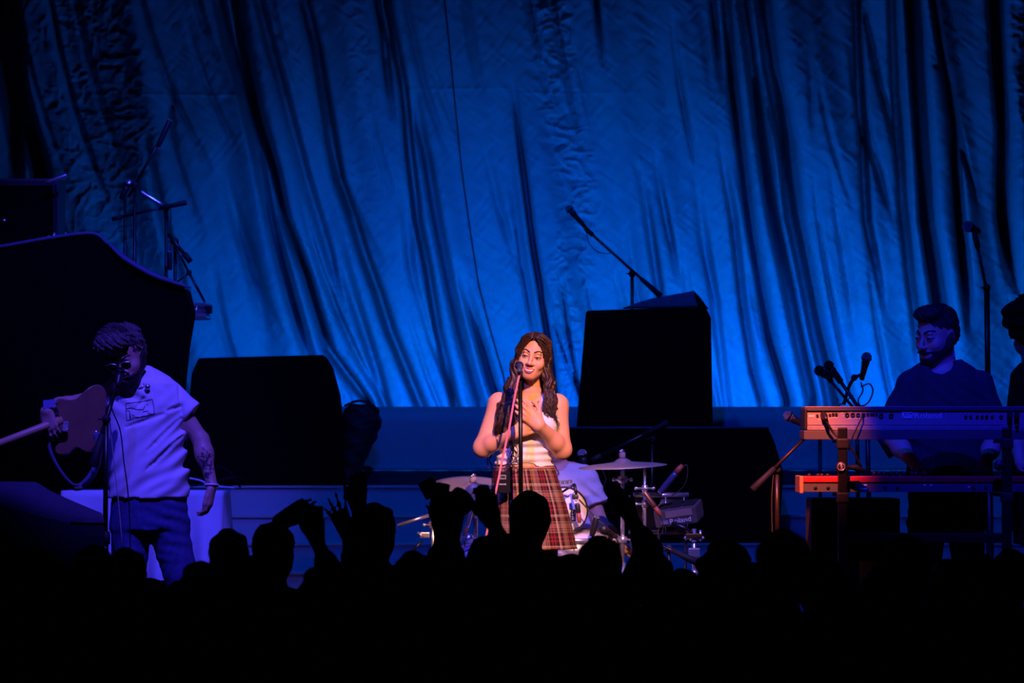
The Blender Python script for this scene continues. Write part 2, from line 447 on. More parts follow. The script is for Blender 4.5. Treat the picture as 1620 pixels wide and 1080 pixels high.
for _i in range(64):                              # shallow secondary gathers between the deep ones
    _x = -40 + 1700 * (_i + _r.random()) / 64; _y = _r.uniform(-80, 480); _l = _r.uniform(160, 380); _s = (.33 if _x < 720 else .20 if _x < 1000 else .22) * _r.uniform(.7, 1.25)
    FOLDS.append(([(_x + _s * (_y + _l * t) - .12 * _s * _l * math.sin(PI * t), _y + _l * t) for t in (0, .25, .5, .75, 1)], _r.uniform(5, 11), _r.uniform(.022, .06)))
def curtain():
    nx, nz = 1100, 470
    x0, x1, z0, z1 = -4.1, 4.1, 0.35, 4.35
    xs = np.linspace(x0, x1, nx); zs = np.linspace(z0, z1, nz)
    X, Z = np.meshgrid(xs, zs, indexing='ij')
    PX = X * F / D_CUR + 810; PY = HOR - (Z - CZ) * F / D_CUR       # fold charts are kept in picture rows for convenience
    S = X + 0.20 * Z
    Y = 0.035 * np.sin(S * 9.0 + 2.0 * vnoise(S * 1.3, Z * 0.5, 3)) + 0.05 * vnoise(S * 4.0, Z * 0.45, 5) + 0.03 * vnoise(S * 9.0, Z * 0.8, 6)
    for pl, w, dep in FOLDS:
        pl = np.array(pl, float)
        cx = np.interp(PY, pl[:, 1], pl[:, 0])
        t = (PY - pl[0, 1]); b = (pl[-1, 1] - PY)
        ft = 1.0 if pl[0, 1] <= 0 else np.clip(t / 150, 0, 1) ** 1.3
        fb = 1.0 if pl[-1, 1] >= 630 else np.clip(b / 110, 0, 1) ** 1.3
        q = (PX - cx) / (w * 0.72)
        Y += dep * 1.5 * np.exp(-np.abs(q) ** 2.6) * ft * fb
        Y -= 0.10 * dep * np.exp(-((PX - cx - w * 1.8) / w) ** 2) * ft * fb
        Y -= 0.10 * dep * np.exp(-((PX - cx + w * 1.8) / w) ** 2) * ft * fb
    # crumpled strips
    def crumple(cxs, half, amp, sd):
        c = np.interp(PY, [p[1] for p in cxs], [p[0] for p in cxs])
        m = np.exp(-((PX - c) / half) ** 4)
        u = X * 13; w = Z * 15
        r = 1 - np.abs(vnoise(u + 1.5 * vnoise(u * .7, w * .7, sd + 4), w + 1.2 * vnoise(u * .6, w * .8, sd + 5), sd)) * 2
        r2 = 1 - np.abs(vnoise(u * 2.1, w * 2.0, sd + 1)) * 2
        return m * amp * 0.8 * (r * r * np.sign(r) + 0.4 * r2)
    Y -= crumple([(868, 0), (880, 120), (905, 260), (918, 340), (900, 460), (895, 640)], 34, 0.022, 11)
    Y -= crumple([(125, 0), (150, 150), (165, 250), (170, 420)], 80, 0.015, 21)
    Y -= crumple([(1640, 0), (1620, 150), (1640, 400)], 45, 0.016, 31)
    Y -= crumple([(572, 120), (580, 300), (520, 480), (530, 620)], 30, 0.006, 41)
    # fine creases everywhere, and two fold lines where the cloth was packed
    th = 0.9
    a = X * math.cos(th) + Z * math.sin(th); b = -X * math.sin(th) + Z * math.cos(th)
    Y += 0.0034 * (1 - 2 * np.abs(vnoise(a * 26, b * 7, 51))) + 0.0032 * (1 - 2 * np.abs(vnoise(b * 22 + 9, a * 8, 52)))
    Y += 0.0008 * vnoise(X * 60, Z * 60, 53)
    for row, c, hw in ((147, 890, 90), (140, 700, 120), (150, 300, 120)):
        Y -= 0.006 * np.exp(-((PY - row) / 2.2) ** 2) * np.exp(-((PX - c) / hw) ** 2)
    P = np.stack([X, D_CUR + Y, Z], -1).reshape(-1, 3)
    i, k = np.meshgrid(np.arange(nx - 1), np.arange(nz - 1), indexing='ij'); i = i.ravel(); k = k.ravel()
    Q = np.stack([i * nz + k, (i + 1) * nz + k, (i + 1) * nz + k + 1, i * nz + k + 1], 1)
    base = Vector((0, D_CUR, 0.35))
    me = np_mesh('curtain', P - np.array(base), Q)
    cm = mat('curtain_cloth', (0.30, 0.30, 0.31), 0.62, var=0.05, scale=5, bump=0.08, bscale=34, spec=0.3)
    o = link('backdrop_curtain', me, cm); o.location = base
    tag(o, 'huge hanging cloth backdrop with diagonal gathers lit blue from below', 'curtain')
    # stitched seam running down the cloth
    sp = [(703,-5),(712,83),(716,125),(720,167),(730,267),(743,360),(757,450),(775,520),(795,590),(806,640)]
    pts = []
    for q in range(len(sp) - 1):
        for t in np.linspace(0, 1, 8, endpoint=False):
            pts.append((sp[q][0] * (1 - t) + sp[q + 1][0] * t, sp[q][1] * (1 - t) + sp[q + 1][1] * t))
    w = []
    for px, py in pts:
        p = W(px, py, D_CUR)
        ii = int(round((p.x - x0) / (x1 - x0) * (nx - 1))); kk = int(round((p.z - z0) / (z1 - z0) * (nz - 1)))
        ii = min(max(ii, 0), nx - 1); kk = min(max(kk, 0), nz - 1)
        w.append(Vector((p.x, D_CUR + Y[ii, kk] - 0.003, p.z)))
    tag(MB().tube(w, 0.0055, 6).build('seam', mat('seam_thread', (0.02, 0.02, 0.025), 0.9), o), 'dark wavy seam down the cloth')
    # hanging bar
    MB().tube([(-4.1, D_CUR, 4.38), (4.1, D_CUR, 4.38)], 0.025, 10).build('hanging_bar', M_bmetal, o)
curtain()

# rounded parapet and the steps in front of it
def riser(name, y0, y1, ztop, zbot, label, m=M_step, r=0.02, lip=True):
    root = thing(name, label, 'riser', (0, (y0 + y1) / 2, zbot))
    b = MB()
    n = 8; prof = [(y1, zbot), (y0, zbot)]
    prof += [(y0, ztop - r)]
    for i in range(1, n + 1):
        a = PI / 2 * i / n
        prof.append((y0 + r - r * math.cos(a), ztop - r + r * math.sin(a)))
    prof.append((y1, ztop))
    b.prism([(-4.2, y, z) for y, z in prof], (8.4, 0, 0))
    b.build('fascia', m, root)
    return root
zt = lambda row, d: CZ - (row - HOR) * d / F
st = [(768, 24.55, 24.86), (815, 24.25, 24.55), (859, 23.95, 24.25), (905, 23.65, 23.95)]
names = ['topmost blue painted step under the pale parapet', 'second step down in front of the parapet', 'third step down behind the drum kit', 'lowest lit step behind the drum kit']
for (row, ya, yb), lb in zip(st, names):
    z = zt(row, ya)
    root = riser('stage_step', ya, yb, z, 0.0, lb, r=0.012)
    MB().box((0, ya - 0.006, z - 0.006), (8.4, 0.02, 0.012), bev=0.003).build('nosing', M_step, root)
par = riser('stage_parapet', 24.98, 25.2, zt(643, 25.0), zt(742, 25.0), 'long pale blue rounded parapet below the curtain', r=0.10)
MB().box((0, 24.965, zt(740, 25.0)), (8.4, 0.05, 0.03), bev=0.012).build('ledge', M_step, par)
MB().box((0, 24.99, (zt(742, 25) + zt(768, 24.9)) / 2 - 0.2), (8.4, 0.2, zt(742, 25) - zt(768, 24.9) + 0.38)).build('shaded_plinth', M_stepd, par)  # shade of the recess below the parapet is put into the dark colour
# ------------------------------------------------------------------ people
def head_T(pos, yaw=0, pitch=0, roll=0, scale=1.0):
    """face looks along -Y; yaw<0 turns to picture left, pitch>0 bows, roll>0 leans to picture right"""
    R = Euler((0, 0, math.radians(yaw))).to_matrix() @ Euler((math.radians(pitch), 0, 0)).to_matrix() @ Euler((0, math.radians(roll), 0)).to_matrix()
    return Matrix.Translation(Vector(pos)) @ R.to_4x4() @ Matrix.Scale(scale, 4)
def head_prims(f, T, female=True, smile=False, detail=True):
    jw = 0.052 if female else 0.058
    f.ell((0, .014, .030), (.073, .092, .080), .02, T=T)
    f.ell((0, -.028, -.040), (jw + .004, .058, .070), .035, T=T)
    f.ell((0, -.066, -.098), (.022, .018, .016), .035, T=T)
    for s in (-1, 1):
        f.cap((s * .050, .0, -.055), (s * .014, -.068, -.096), .022, .014, .03, T=T)
        f.ell((s * .041, -.056, -.034), (.020, .022, .020), .025, T=T)
        f.ell((s * .074, .012, -.012), (.009, .018, .030), .012, T=T)
    if not detail: return
    f.cap((-.034, -.080, .016), (.034, -.080, .016), .008, .008, .02, T=T)
    for s in (-1, 1):
        f.ell((s * .031, -.098, -.004), (.019, .014, .013), .016, 's', T=T)
        f.ell((s * .0315, -.0755, -.006), .0145, .004, T=T)
    f.cap((0, -.084, .006), (0, -.105, -.034), .0070, .0090, .014, T=T)
    f.ell((0, -.108, -.0385), (.0105, .011, .009), .008, T=T)
    for s in (-1, 1): f.ell((s * .0130, -.097, -.0415), (.0078, .010, .0068), .007, T=T)
    f.ell((0, -.083, -.074), (.026, .014, .014), .018, T=T)
    if smile:
        for s in (-1, 1): f.ell((s * .039, -.066, -.042), (.017, .018, .017), .02, T=T)
        pass
    else:
        f.cap((-.020, -.100, -.073), (.020, -.100, -.073), .0022, .0022, .005, 's', T=T)

def frame3(d, n):
    d = Vector(d).normalized(); n = Vector(n); n = (n - d * n.dot(d)).normalized(); return d, n, d.cross(n)
def hand_prims(f, wr, d, n, thumb=1, curl=0.3, spread=0.15, sc=1.0, thumb_out=0.7, k=0.012):
    """d: towards the fingers, n: out of the back of the hand, thumb: side (+1 along d x n)"""
    d, n, s = frame3(d, n); s = s * thumb; wr = Vector(wr)
    P = lambda a, b, c: wr + (d * a + s * b + n * c) * sc
    kn = [(.088, .030, 0), (.092, .010, .004), (.088, -.011, .002), (.078, -.030, -.003)]
    ln = [.072, .080, .074, .058]; tilt = [spread, spread * .35, -spread * .35, -spread]
    for (a, b, c) in kn:
        f.cap(P(.0, b * .55, 0), P(a, b, c), .017 * sc, .0115 * sc, k)
    for (a, b, c), L, t in zip(kn, ln, tilt):
        p = P(a, b, c); ang = curl * .5; r = .0098 * sc
        for q, fr in enumerate((.45, .31, .24)):
            dv = (d * math.cos(ang) - n * math.sin(ang)); dv = (dv * math.cos(t) + s * math.sin(t)).normalized()
            e = p + dv * L * fr * sc
            f.cap(p, e, r, r * .90, .005); p = e; r *= .90; ang += curl * (.9 if q == 0 else .6)
    b0 = P(.020, .026, -.004); t1 = P(.055, .026 + .034 * thumb_out, -.012); t2 = P(.088, .026 + .046 * thumb_out, -.016); t3 = P(.108, .024 + .044 * thumb_out, -.018)
    f.cap(b0, t1, .015 * sc, .0115 * sc, .012); f.cap(t1, t2, .011 * sc, .010 * sc, .005); f.cap(t2, t3, .010 * sc, .0085 * sc, .005)

def body_mesh(name, J, grid, off, smooth=1):
    """J: dict of joints in world coordinates -> one continuous skin"""
    f = Field(*grid)
    f.rows(J['rows'], .03)
    for s in ('L', 'R'):
        sh, el, wr = J['sh' + s], J['el' + s], J['wr' + s]; g = J.get('arm', 1.0)
        f.ell(sh, .050 * g, .05)
        f.cap(sh, el, .046 * g, .038 * g, .03); f.cap(el, wr, .040 * g, .026 * g, .02)
        mid = Vector(el).lerp(Vector(wr), .3); f.ell(mid, J.get('fore', .041) * g, .04)
        hd = J.get('hand' + s)
        if hd: hand_prims(f, wr, *hd['dn'], **hd.get('kw', {}))
        hp, kn, an = J.get('hip' + s), J.get('kn' + s), J.get('an' + s)
        if hp is not None:
            f.cap(hp, kn, .085, .056, .05); f.cap(kn, an, .058, .036, .03)
            c = Vector(kn).lerp(Vector(an), .28) + Vector((0, .015, 0)); f.ell(c, (.052, .055, .09), .03)
            a = Vector(an); td = Vector(J.get('toe' + s, (0, -1, 0)))
            f.cap(a + Vector((0, .02, -.035)), a + td * .16 + Vector((0, 0, -.045)), .036, .030, .03)
    f.cap(J['neck'][0], J['neck'][1], J.get('nr', .052), J.get('nr', .052) * .95, .03)
    head_prims(f, J['T'], J.get('female', False), J.get('smile', False), J.get('detail', True))
    if J.get('extra'): J['extra'](f)
    return f.mesh(name, off, smooth)

def face_bits(root, T, skinm, body, base, brow=M_brow, closed=0.5, iris=(0.05, 0.03, 0.02), smile=False, lipm=M_lips, fem=True):
    """eyes, brows, lips and teeth as meshes of their own under the person, laid on the skin of the face"""
    bvh = BVHTree.FromPolygons([v.co + base for v in body.vertices], [p.vertices for p in body.polygons])
    fw = (T.to_3x3() @ Vector((0, 1, 0))).normalized(); sc = T.to_scale()[0]
    def P(x, z, lift=.001, y=None):
        o = T @ Vector((x, -.22, z)); h = bvh.ray_cast(o, fw)[0]
        if h is None: h = T @ Vector((x, -.08, z))
        if y is not None: h = T @ Vector((x, y, z))
        return h - fw * lift * sc
    Mi = mat('iris', iris, 0.2); Mw = mat('eye_white', (0.72, 0.66, 0.64), 0.25, var=0.02)
    for s in (-1, 1):
        b = MB(); n = 16; ex = s * .0315; zc = -.0050
        top = [(-.0150 + .0300 * i / n, (.0070 * (1 - closed)) * math.sin(PI * i / n) + s * .0012 * (i / n - .5)) for i in range(n + 1)]
        bot = [(-.0150 + .0300 * i / n, -.0042 * math.sin(PI * i / n) + s * .0012 * (i / n - .5)) for i in range(n + 1)]
        ring = [P(ex + u, zc + v, .0006) for u, v in top] + [P(ex + u, zc + v, .0006) for u, v in bot[::-1][1:-1]]
        cen = P(ex, zc - .0012, .0014)
        b.add(ring + [cen], [(i, (i + 1) % len(ring), len(ring)) for i in range(len(ring))])
        e = b.build('eye', Mw, root)
        MB().lathe(P(ex - .001, zc - .0012, .0010), -fw, [(.0046 * sc, -.003), (.0046 * sc, .0005), (.003 * sc, .0010)], 14).build('iris', Mi, e)
        MB().tube([P(ex + u * 1.06, zc + v + .0006, .0012) for u, v in top], [(.0010 + .0013 * math.sin(PI * i / n)) * sc for i in range(n + 1)], 6).build('eyelash', M_lash, e)
        MB().tube([P(ex + u, zc + v, .0004) for u, v in bot], [.0007 * sc] * (n + 1), 5).build('lower_lash', M_lash, e)
        bb = MB(); m = 12
        pts = [(s * (.0105 + .0385 * t), .0170 + .0100 * math.sin(min(t, .75) / .75 * PI / 2) - .010 * max(0, t - .6) ) for t in [i / m for i in range(m + 1)]]
        rr = [(.0017 + .0021 * math.sin(PI * min(1, .18 + i / m * .82))) * (1 if fem else 1.3) * sc * (1 - .5 * max(0, i / m - .6)) for i in range(m + 1)]
        bb.tube([P(x, z, .0006) for x, z in pts], rr, 7).build('eyebrow', brow, root)
    n = 14
    if smile:
        w = .0275
        q = [(i / n - .5) * 2 for i in range(n + 1)]
        zu = lambda t: -.0655 + .0030 * t * t
        zl = lambda t: -.0830 + .0190 * t * t
        lip = MB()
        lip.tube([P(w * t, zu(t) - .0010 * math.exp(-(t / .14) ** 2), .0004) for t in q], [(.0010 + .0030 * (1 - t * t)) * sc for t in q], 8)
        lip.tube([P(w * t, zl(t), .0004) for t in q], [(.0010 + .0044 * (1 - t * t)) * sc for t in q], 8)
        lip.build('lips', lipm, root)
        def patch(za, zb, w2, lift):
            vs = []; fs = []; m = 4
            for t in q:
                for k in range(m + 1): vs.append(P(w2 * t, za(t) + (zb(t) - za(t)) * k / m, lift))
            for i in range(n):
                for k in range(m): fs.append((i * (m + 1) + k, i * (m + 1) + k + 1, (i + 1) * (m + 1) + k + 1, (i + 1) * (m + 1) + k))
            return MB().add(vs, fs)
        patch(zu, zl, w * .97, .0006).build('mouth', mat('mouth_inside', (.10, .015, .02), .6), root)
        patch(lambda t: zu(t) - .0016, lambda t: -.0765 + .0105 * t * t, w * .84, .0014).build('teeth', M_teeth, root)
    else:
        lip = MB(); w = .022
        for zz_, r in ((-.0700, .0026), (-.0765, .0034)):
            lip.tube([P(-w + 2 * w * i / n, zz_ + .002 * ((i / n - .5) * 2) ** 2, -.0006) for i in range(n + 1)], [(.0008 + r * math.sin(PI * i / n)) * sc for i in range(n + 1)], 8)
        lip.build('lips', lipm, root)

def beard_mesh(T, base, h=.0045, grow=.0055, front=-.056, extra=None):
    c = T.translation
    f = Field(axis((c.x - .17, c.x + .17, h)), axis((c.y - .2, c.y + .2, h)), axis((c.z - .20, c.z + .10, h)))
    head_prims(f, T, False, detail=False)
    if extra: extra(f)
    f.ell((0, -.092, -.060), (.026, .012, .008), .01, T=T)
    f.v = f.v - grow
    I = T.inverted()
    def keep(X, Y, Z):
        x = I[0][0] * X + I[0][1] * Y + I[0][2] * Z + I[0][3]; y = I[1][0] * X + I[1][1] * Y + I[1][2] * Z + I[1][3]; z = I[2][0] * X + I[2][1] * Y + I[2][2] * Z + I[2][3]
        top = front + .070 * np.clip((y + .055) / .055, 0, 1) ** 1.5 + .003 * np.sin(x * 400) * np.sin(y * 300)
        r = np.maximum(z - top, y - .012)
        r = np.maximum(r, (-.20 - z))
        m = (1 - np.sqrt((x / .024) ** 2 + ((z + .0735) / .0085) ** 2)) * .0085
        return np.maximum(r, np.where(y < -.03, m, -1))
    f.cut(keep)
    return f.mesh('beard', base, 1)
def sleeve_cut(f, p, n):
    """open cut of a cloth volume at point p, keeping the side opposite to n"""
    p = Vector(p); n = Vector(n).normalized()
    return lambda X, Y, Z: (X - p.x) * n.x + (Y - p.y) * n.y + (Z - p.z) * n.z

def tee_mesh(name, J, grid, off, rows, sl, collar, wr=None, sleeve_r=(.066, .074), grow=.010, seams=()):
    """rows: shirt ellipses; sl: {'L': end of sleeve, 'R': ...}; collar: (centre, radius) of the neck opening"""
    f = Field(*grid)
    f.rows(rows, .02, grow=grow, wrinkle=wr)
    for s in ('L', 'R'):
        if sl.get(s) is None: continue
        sh = Vector(J['sh' + s]); e = Vector(sl[s]); d = (e - sh).normalized()
        g = Field(*grid)
        g.ell(sh, sleeve_r[0] * .98, .03)
        g.cap(sh, e + d * .06, sleeve_r[0], sleeve_r[1], .03, wrinkle=wr)
        g.cut(sleeve_cut(g, e, d))
        k = .020; a, b = f.v, g.v; h = np.maximum(k - np.abs(a - b), 0) / k
        f.v = np.minimum(a, b) - h * h * k * .25
    c, r, nrm = collar
    c = Vector(c)
    f.cap(c - Vector(nrm) * .0, c + Vector(nrm) * .14, r, r * 1.1, .006, 's')
    for a_, b_, r_ in seams:                     # creases pressed into the front of the cloth
        pts_ = []
        for t_ in np.linspace(0, 1, 10):
            q_ = a_.lerp(b_, t_)
            i_ = int(np.argmin(np.abs(f.xs - q_.x))); k_ = int(np.argmin(np.abs(f.zs - q_.z)))
            n_ = np.nonzero(f.v[i_, :, k_] < 0)[0]
            if len(n_): pts_.append((Vector((q_.x, f.ys[n_[0]], q_.z)), r_ * (.35 + .65 * math.sin(PI * min(1, .15 + .85 * t_)))))
        for (u_, ru), (v_, rv) in zip(pts_, pts_[1:]): f.cap(u_, v_, ru, rv, .010, 's')
    return f.mesh(name, off, 1)

def wr_diag(p, ang, amp=.006, lam=.05, lo=(-9, 9), center=None, rad=.25, seed=1):
    """soft cloth wrinkles: ridges across direction ang (degrees in the picture plane)"""
    c, s = math.cos(math.radians(ang)), math.sin(math.radians(ang))
    def f(X, Y, Z):
        X = X + 0 * Y + 0 * Z; Z = Z + 0 * X; Y = Y + 0 * X
        u = (X - p[0]) * c + (Z - p[2]) * s; v = -(X - p[0]) * s + (Z - p[2]) * c
        ph = u / lam * 2 * PI + 1.6 * np.sin(v * 9 + seed) + 1.1 * np.sin(v * 4 - u * 11 + 2 * seed)
        a = np.sin(ph) * (0.55 + 0.45 * np.sin(v * 13 + u * 6 + seed)) + .4 * np.sin(ph * .47 + 2 + Y * 14)
        if center is not None:
            a = a * np.exp(-((X - center[0]) ** 2 + (Z - center[2]) ** 2) / rad ** 2)
        return amp * a
    return f
def addw(*fs): return lambda X, Y, Z: sum(f(X, Y, Z) for f in fs)

def loft(name, rows, n, off, uv=True, mod=None, thick=0.004):
    """open tube of ellipse rows (z,cx,cy,rx,ry) with a UV map in metres"""
    rows = sorted(rows, reverse=True); z0 = rows[0][0]
    R = np.array(rows); m = 36; zz = np.linspace(R[0, 0], R[-1, 0], m)
    V = []; UV = []
    for z in zz:
        cx, cy, rx, ry = (np.interp(-z, -R[:, 0], R[:, q]) for q in (1, 2, 3, 4))
        for k in range(n):
            a = 2 * PI * k / n - PI / 2; q = 1 + (mod(a, (z0 - z)) if mod else 0)
            V.append((cx + rx * q * math.cos(a), cy + ry * q * math.sin(a), z))
    V = np.array(V) - np.array(off)[None, :]
    Q = []
    for i in range(m - 1):
        for k in range(n): Q.append((i * n + k, (i + 1) * n + k, (i + 1) * n + (k + 1) % n, i * n + (k + 1) % n))
    Q = np.array(Q)
    me = np_mesh(name, V, Q)
    uvl = me.uv_layers.new(name='UVMap'); av = R[:, 3].mean()
    for p in me.polygons:
        for q, li in enumerate(p.loop_indices):
            vi = me.loops[li].vertex_index; i, k = divmod(vi, n)
            if k == 0 and any(me.loops[x].vertex_index % n == n - 1 for x in p.loop_indices): k = n
            uvl.data[li].uv = ((k / n - .5) * 2 * PI * av, z0 - zz[i])
    return me

def strands(name, paths, m, root, r=.004, nseg=14, wave=.006, n=5, seed=3, lam=.055):
    """paths: list of control polylines -> wavy tapering tubes in one hair mesh"""
    rg = random.Random(seed); b = MB()
    for ctrl in paths:
        P = smoothpath(ctrl, max(2, nseg // max(1, len(ctrl) - 1)))
        L = 0; pts = []; ph = rg.uniform(0, 6.28); ph2 = rg.uniform(0, 6.28); w = wave * rg.uniform(.6, 1.3); la = lam * rg.uniform(.8, 1.3)
        for i, p in enumerate(P):
            if i: L += (P[i] - P[i - 1]).length
            g = min(1, L / .10)
            pts.append(p + Vector((math.sin(L / la * 6.28 + ph), math.cos(L / la * 6.28 + ph2), 0)) * w * g)
        k = len(pts); rr = r * rg.uniform(.7, 1.25)
        b.tube(pts, [rr * (1 - .75 * (i / (k - 1)) ** 2) for i in range(k)], n)
    return b

# ---------------------------------------------------------------- the singer
def singer():
    D = 20.0; S = F / D
    w = lambda px, py, dy=0.0: Vector(((px - 810) / S, D + dy, CZ - (py - HOR) / S))
    zz = lambda py: CZ - (py - HOR) / S
    cx = lambda px: (px - 810) / S
    base = Vector((cx(832), D, 0))
    root = thing('person', 'smiling long-haired singer in white tank top and plaid skirt, hands on chest', 'person', base)
    T = head_T(w(845, 562, -.035), yaw=-9, pitch=3, roll=10, scale=.97)
    rows = [(zz(r), cx(c), D + dy, rx, ry) for r, c, dy, rx, ry in (
        (622, 838, .02, .06, .045), (630, 837, .015, .125, .062), (645, 837, .01, .150, .085), (668, 837, -.005, .142, .100), (690, 835, -.005, .128, .098), (712, 830, .0, .115, .086),
        (735, 829, .005, .126, .095), (765, 832, .01, .158, .112), (800, 836, .01, .170, .118), (830, 836, .01, .160, .11))]
    J = dict(rows=rows, female=True, smile=True, T=T, arm=.98, fore=.036, nr=.046,
        neck=(w(841, 640, .015), w(844, 586, .0)),
        shL=w(790, 638, .01), elL=w(764, 708, -.02), wrL=w(812, 685, -.150),
        shR=w(881, 640, .01), elR=w(889, 711, -.02), wrR=w(853, 673, -.175),
        handL=dict(dn=((.92, -.10, .36), (-.15, -1, .1)), kw=dict(thumb=-1, curl=.25, spread=.10, sc=.90, thumb_out=.35)),
        handR=dict(dn=((-.70, -.02, .70), (.05, -1, .05)), kw=dict(thumb=1, curl=.16, spread=.06, sc=.95, thumb_out=.85)),
        hipL=w(815, 822), knL=w(812, 935, -.02), anL=w(810, 1042, .02), hipR=w(857, 822), knR=w(862, 935, -.02), anR=w(864, 1042, .02))
    def extra(f):
        for s in (-1, 1):
            f.ell(w(837 + s * 22, 672, -.068), (.062, .062, .066), .03)
        for a, b in ((J['shL'], J['elL']), (J['shR'], J['elR'])):
            f.cap(a, b, .046, .040, .02)
            f.ell(b, (.039, .038, .039), .03)
    J['extra'] = extra
    hd = T.translation; X0, X1 = cx(742), cx(916)
    grid = (axis((X0, hd.x - .10, .0075), (hd.x - .10, hd.x + .10, .003), (hd.x + .10, X1, .0075)),
            axis((D - .30, D - .14, .004), (D - .14, D - .02, .0035), (D - .02, D + .20, .008)),
            axis((-.01, .80, .012), (.80, zz(690), .007), (zz(690), zz(608), .0042), (zz(608), 1.70, .0028)))
    body = link('body', body_mesh('body', J, grid, base, 1), M_skin, root)
    face_bits(root, T, M_skin, body.data, base, closed=.62, smile=True)
    # tank top: follows the body, straps over the shoulders
    g2 = (axis((X0 + .06, X1 - .06, .005)), axis((D - .2, D + .15, .005)), axis((zz(752), zz(620), .004)))
    f = Field(*g2)
    def wk(X, Y, Z):
        X = X + 0 * Z + 0 * Y; Z = Z + 0 * X
        m = np.clip((zz(690) - Z) / .06, 0, 1)
        return m * (.0042 * np.sin(Z * 165 + 1.4 * np.sin(X * 13 + 1) + X * 9) + .003 * np.sin(Z * 92 - X * 14 + 2)) + .0018 * np.sin(X * 60 + Z * 40)
    f.rows([r for r in rows if r[0] > zz(756)], .02, grow=.013, wrinkle=wk)
    for s in (-1, 1): f.ell(w(837 + s * 22, 672, -.068), (.072, .073, .075), .03)
    def neckcut(X, Y, Z):
        X = X + 0 * Z; Z = Z + 0 * X
        xc = np.abs(X - cx(837)); top = zz(662) + np.where(xc > .062, 1.0, 0) * .3
        strap = np.maximum(np.abs(xc - .080) - .020, Z - zz(618))
        bodyp = Z - zz(660) - np.clip((xc - .05) * .4, -.02, .02)
        return np.minimum(bodyp, strap) + 0 * Y
    f.cut(neckcut)
    f.cut(lambda X, Y, Z: (zz(745) - .003 * np.sin((X - cx(829)) * 9) - Z) + 0 * Y)
    link('tank_top', f.mesh('tank_top', base, 1), M_white, root)
    # plaid skirt
    sr = [(zz(737.5), cx(828), D + .005, .143, .113), (zz(748), cx(829), D + .005, .156, .120), (zz(770), cx(832), D + .005, .168, .126), (zz(800), cx(836), D + .005, .184, .138), (zz(840), cx(839), D + .005, .203, .152), (zz(868), cx(841), D + .005, .215, .160)]
    mod = lambda a, t: t * (.050 * math.sin(a * 9 + 1) + .035 * math.sin(a * 5 + .5) + .03 * math.sin(a * 14))
    sk = link('skirt', loft('skirt', sr, 144, base, mod=mod), plaid(), root)
    so = sk.modifiers.new('thickness', 'SOLIDIFY'); so.thickness = .004
    tag(MB().tube([(cx(828) + .144 * math.cos(2 * PI * k / 48), D + .005 + .114 * math.sin(2 * PI * k / 48), zz(739.5)) for k in range(49)], .006, 6, cap=False).build('waistband', M_lips_band(), root))
    # hair: cap, side masses and wavy locks
    gh = (axis((cx(772), cx(892), .004)), axis((D - .15, D + .14, .004)), axis((zz(735), 1.685, .004)))
    f = Field(*gh)
    f.ell((0, .022, .028), (.080, .100, .088), .02, T=T)
    f.ell((0, .035, -.04), (.078, .075, .10), .03, T=T)
    f.ell((0, -.088, -.028), (.060, .070, .092), .012, 's', T=T)
    f.cap((0, -.090, .08), (0, -.02, .118), .003, .003, .006, 's', T=T)
    H = lambda x, y, z: T @ Vector((x, y, z))
    def wave(X, Y, Z):
        X = X + 0 * Z + 0 * Y; return .003 * np.sin(Z * 62 + X * 20) + .0035 * np.sin(X * 260 + 2.2 * np.sin(Z * 60)) + .0012 * np.sin(Z * 140 + X * 60)
    for pts in ([H(-.066, -.020, .02), H(-.072, -.02, -.06), w(813, 615, -.06), w(806, 642, -.11), w(803, 672, -.125), w(800, 692, -.11)],
                [H(-.070, .02, -.02), w(806, 618, .0), w(797, 650, -.07), w(793, 685, -.085)],
                [H(.064, -.025, .02), H(.072, -.02, -.06), w(868, 612, -.075), w(868, 640, -.10), w(871, 660, -.10)],
                [H(.066, .03, -.02), w(872, 612, .0), w(875, 645, -.06)]):
        rr = [.026, .028, .036, .040, .034, .016][:len(pts)] if pts[-1].x < 0 else [.022, .022, .024, .022, .012][:len(pts)]
        for a, b, ra, rb in zip(pts, pts[1:], rr, rr[1:] + [rr[-1] * .6]): f.cap(a, b, ra, rb, .02, wrinkle=wave)
    f.rows([(zz(600), cx(842), D + .06, .085, .05), (zz(650), cx(838), D + .085, .10, .035), (zz(705), cx(833), D + .095, .085, .02)], .03)
    hair = link('hair', f.mesh('hair', base, 1), M_hair, root)
    rg = random.Random(5); paths = []
    for i in range(190):
        t = rg.random(); u = rg.uniform(-1, 1); v = rg.uniform(-1, 1)
        paths.append([H(-.006 - .012 * t, -.086 + .10 * t, .096 + .020 * min(1, 2 * t)), H(-.060 - .014 * t, -.068 + .075 * t, .050 + .03 * u), H(-.074 - .008 * t, -.045 + .06 * t, -.03), H(-.078 - .014 * t, -.02, -.09),
                      w(808 + 9 * u, 628, -.08 + .04 * v), w(803 + 12 * u, 652, -.12 + .03 * v), w(803 + 15 * u, 672 + 6 * v, -.135 + .025 * v), w(799 + 14 * u + 3 * v, 690 + 12 * v, -.125 + .02 * v)])
    for i in range(130):
        t = rg.random(); u = rg.uniform(-1, 1); v = rg.uniform(-1, 1)
        paths.append([H(.004 + .012 * t, -.086 + .10 * t, .096 + .020 * min(1, 2 * t)), H(.058 + .014 * t, -.068 + .075 * t, .050 + .03 * u), H(.073 + .008 * t, -.045 + .06 * t, -.03), H(.076 + .010 * t, -.02, -.09),
                      w(869 + 6 * u, 625, -.085 + .03 * v), w(868 + 9 * u, 645, -.110 + .02 * v), w(872 + 10 * u, 670 + 12 * v, -.110 + .02 * v)])
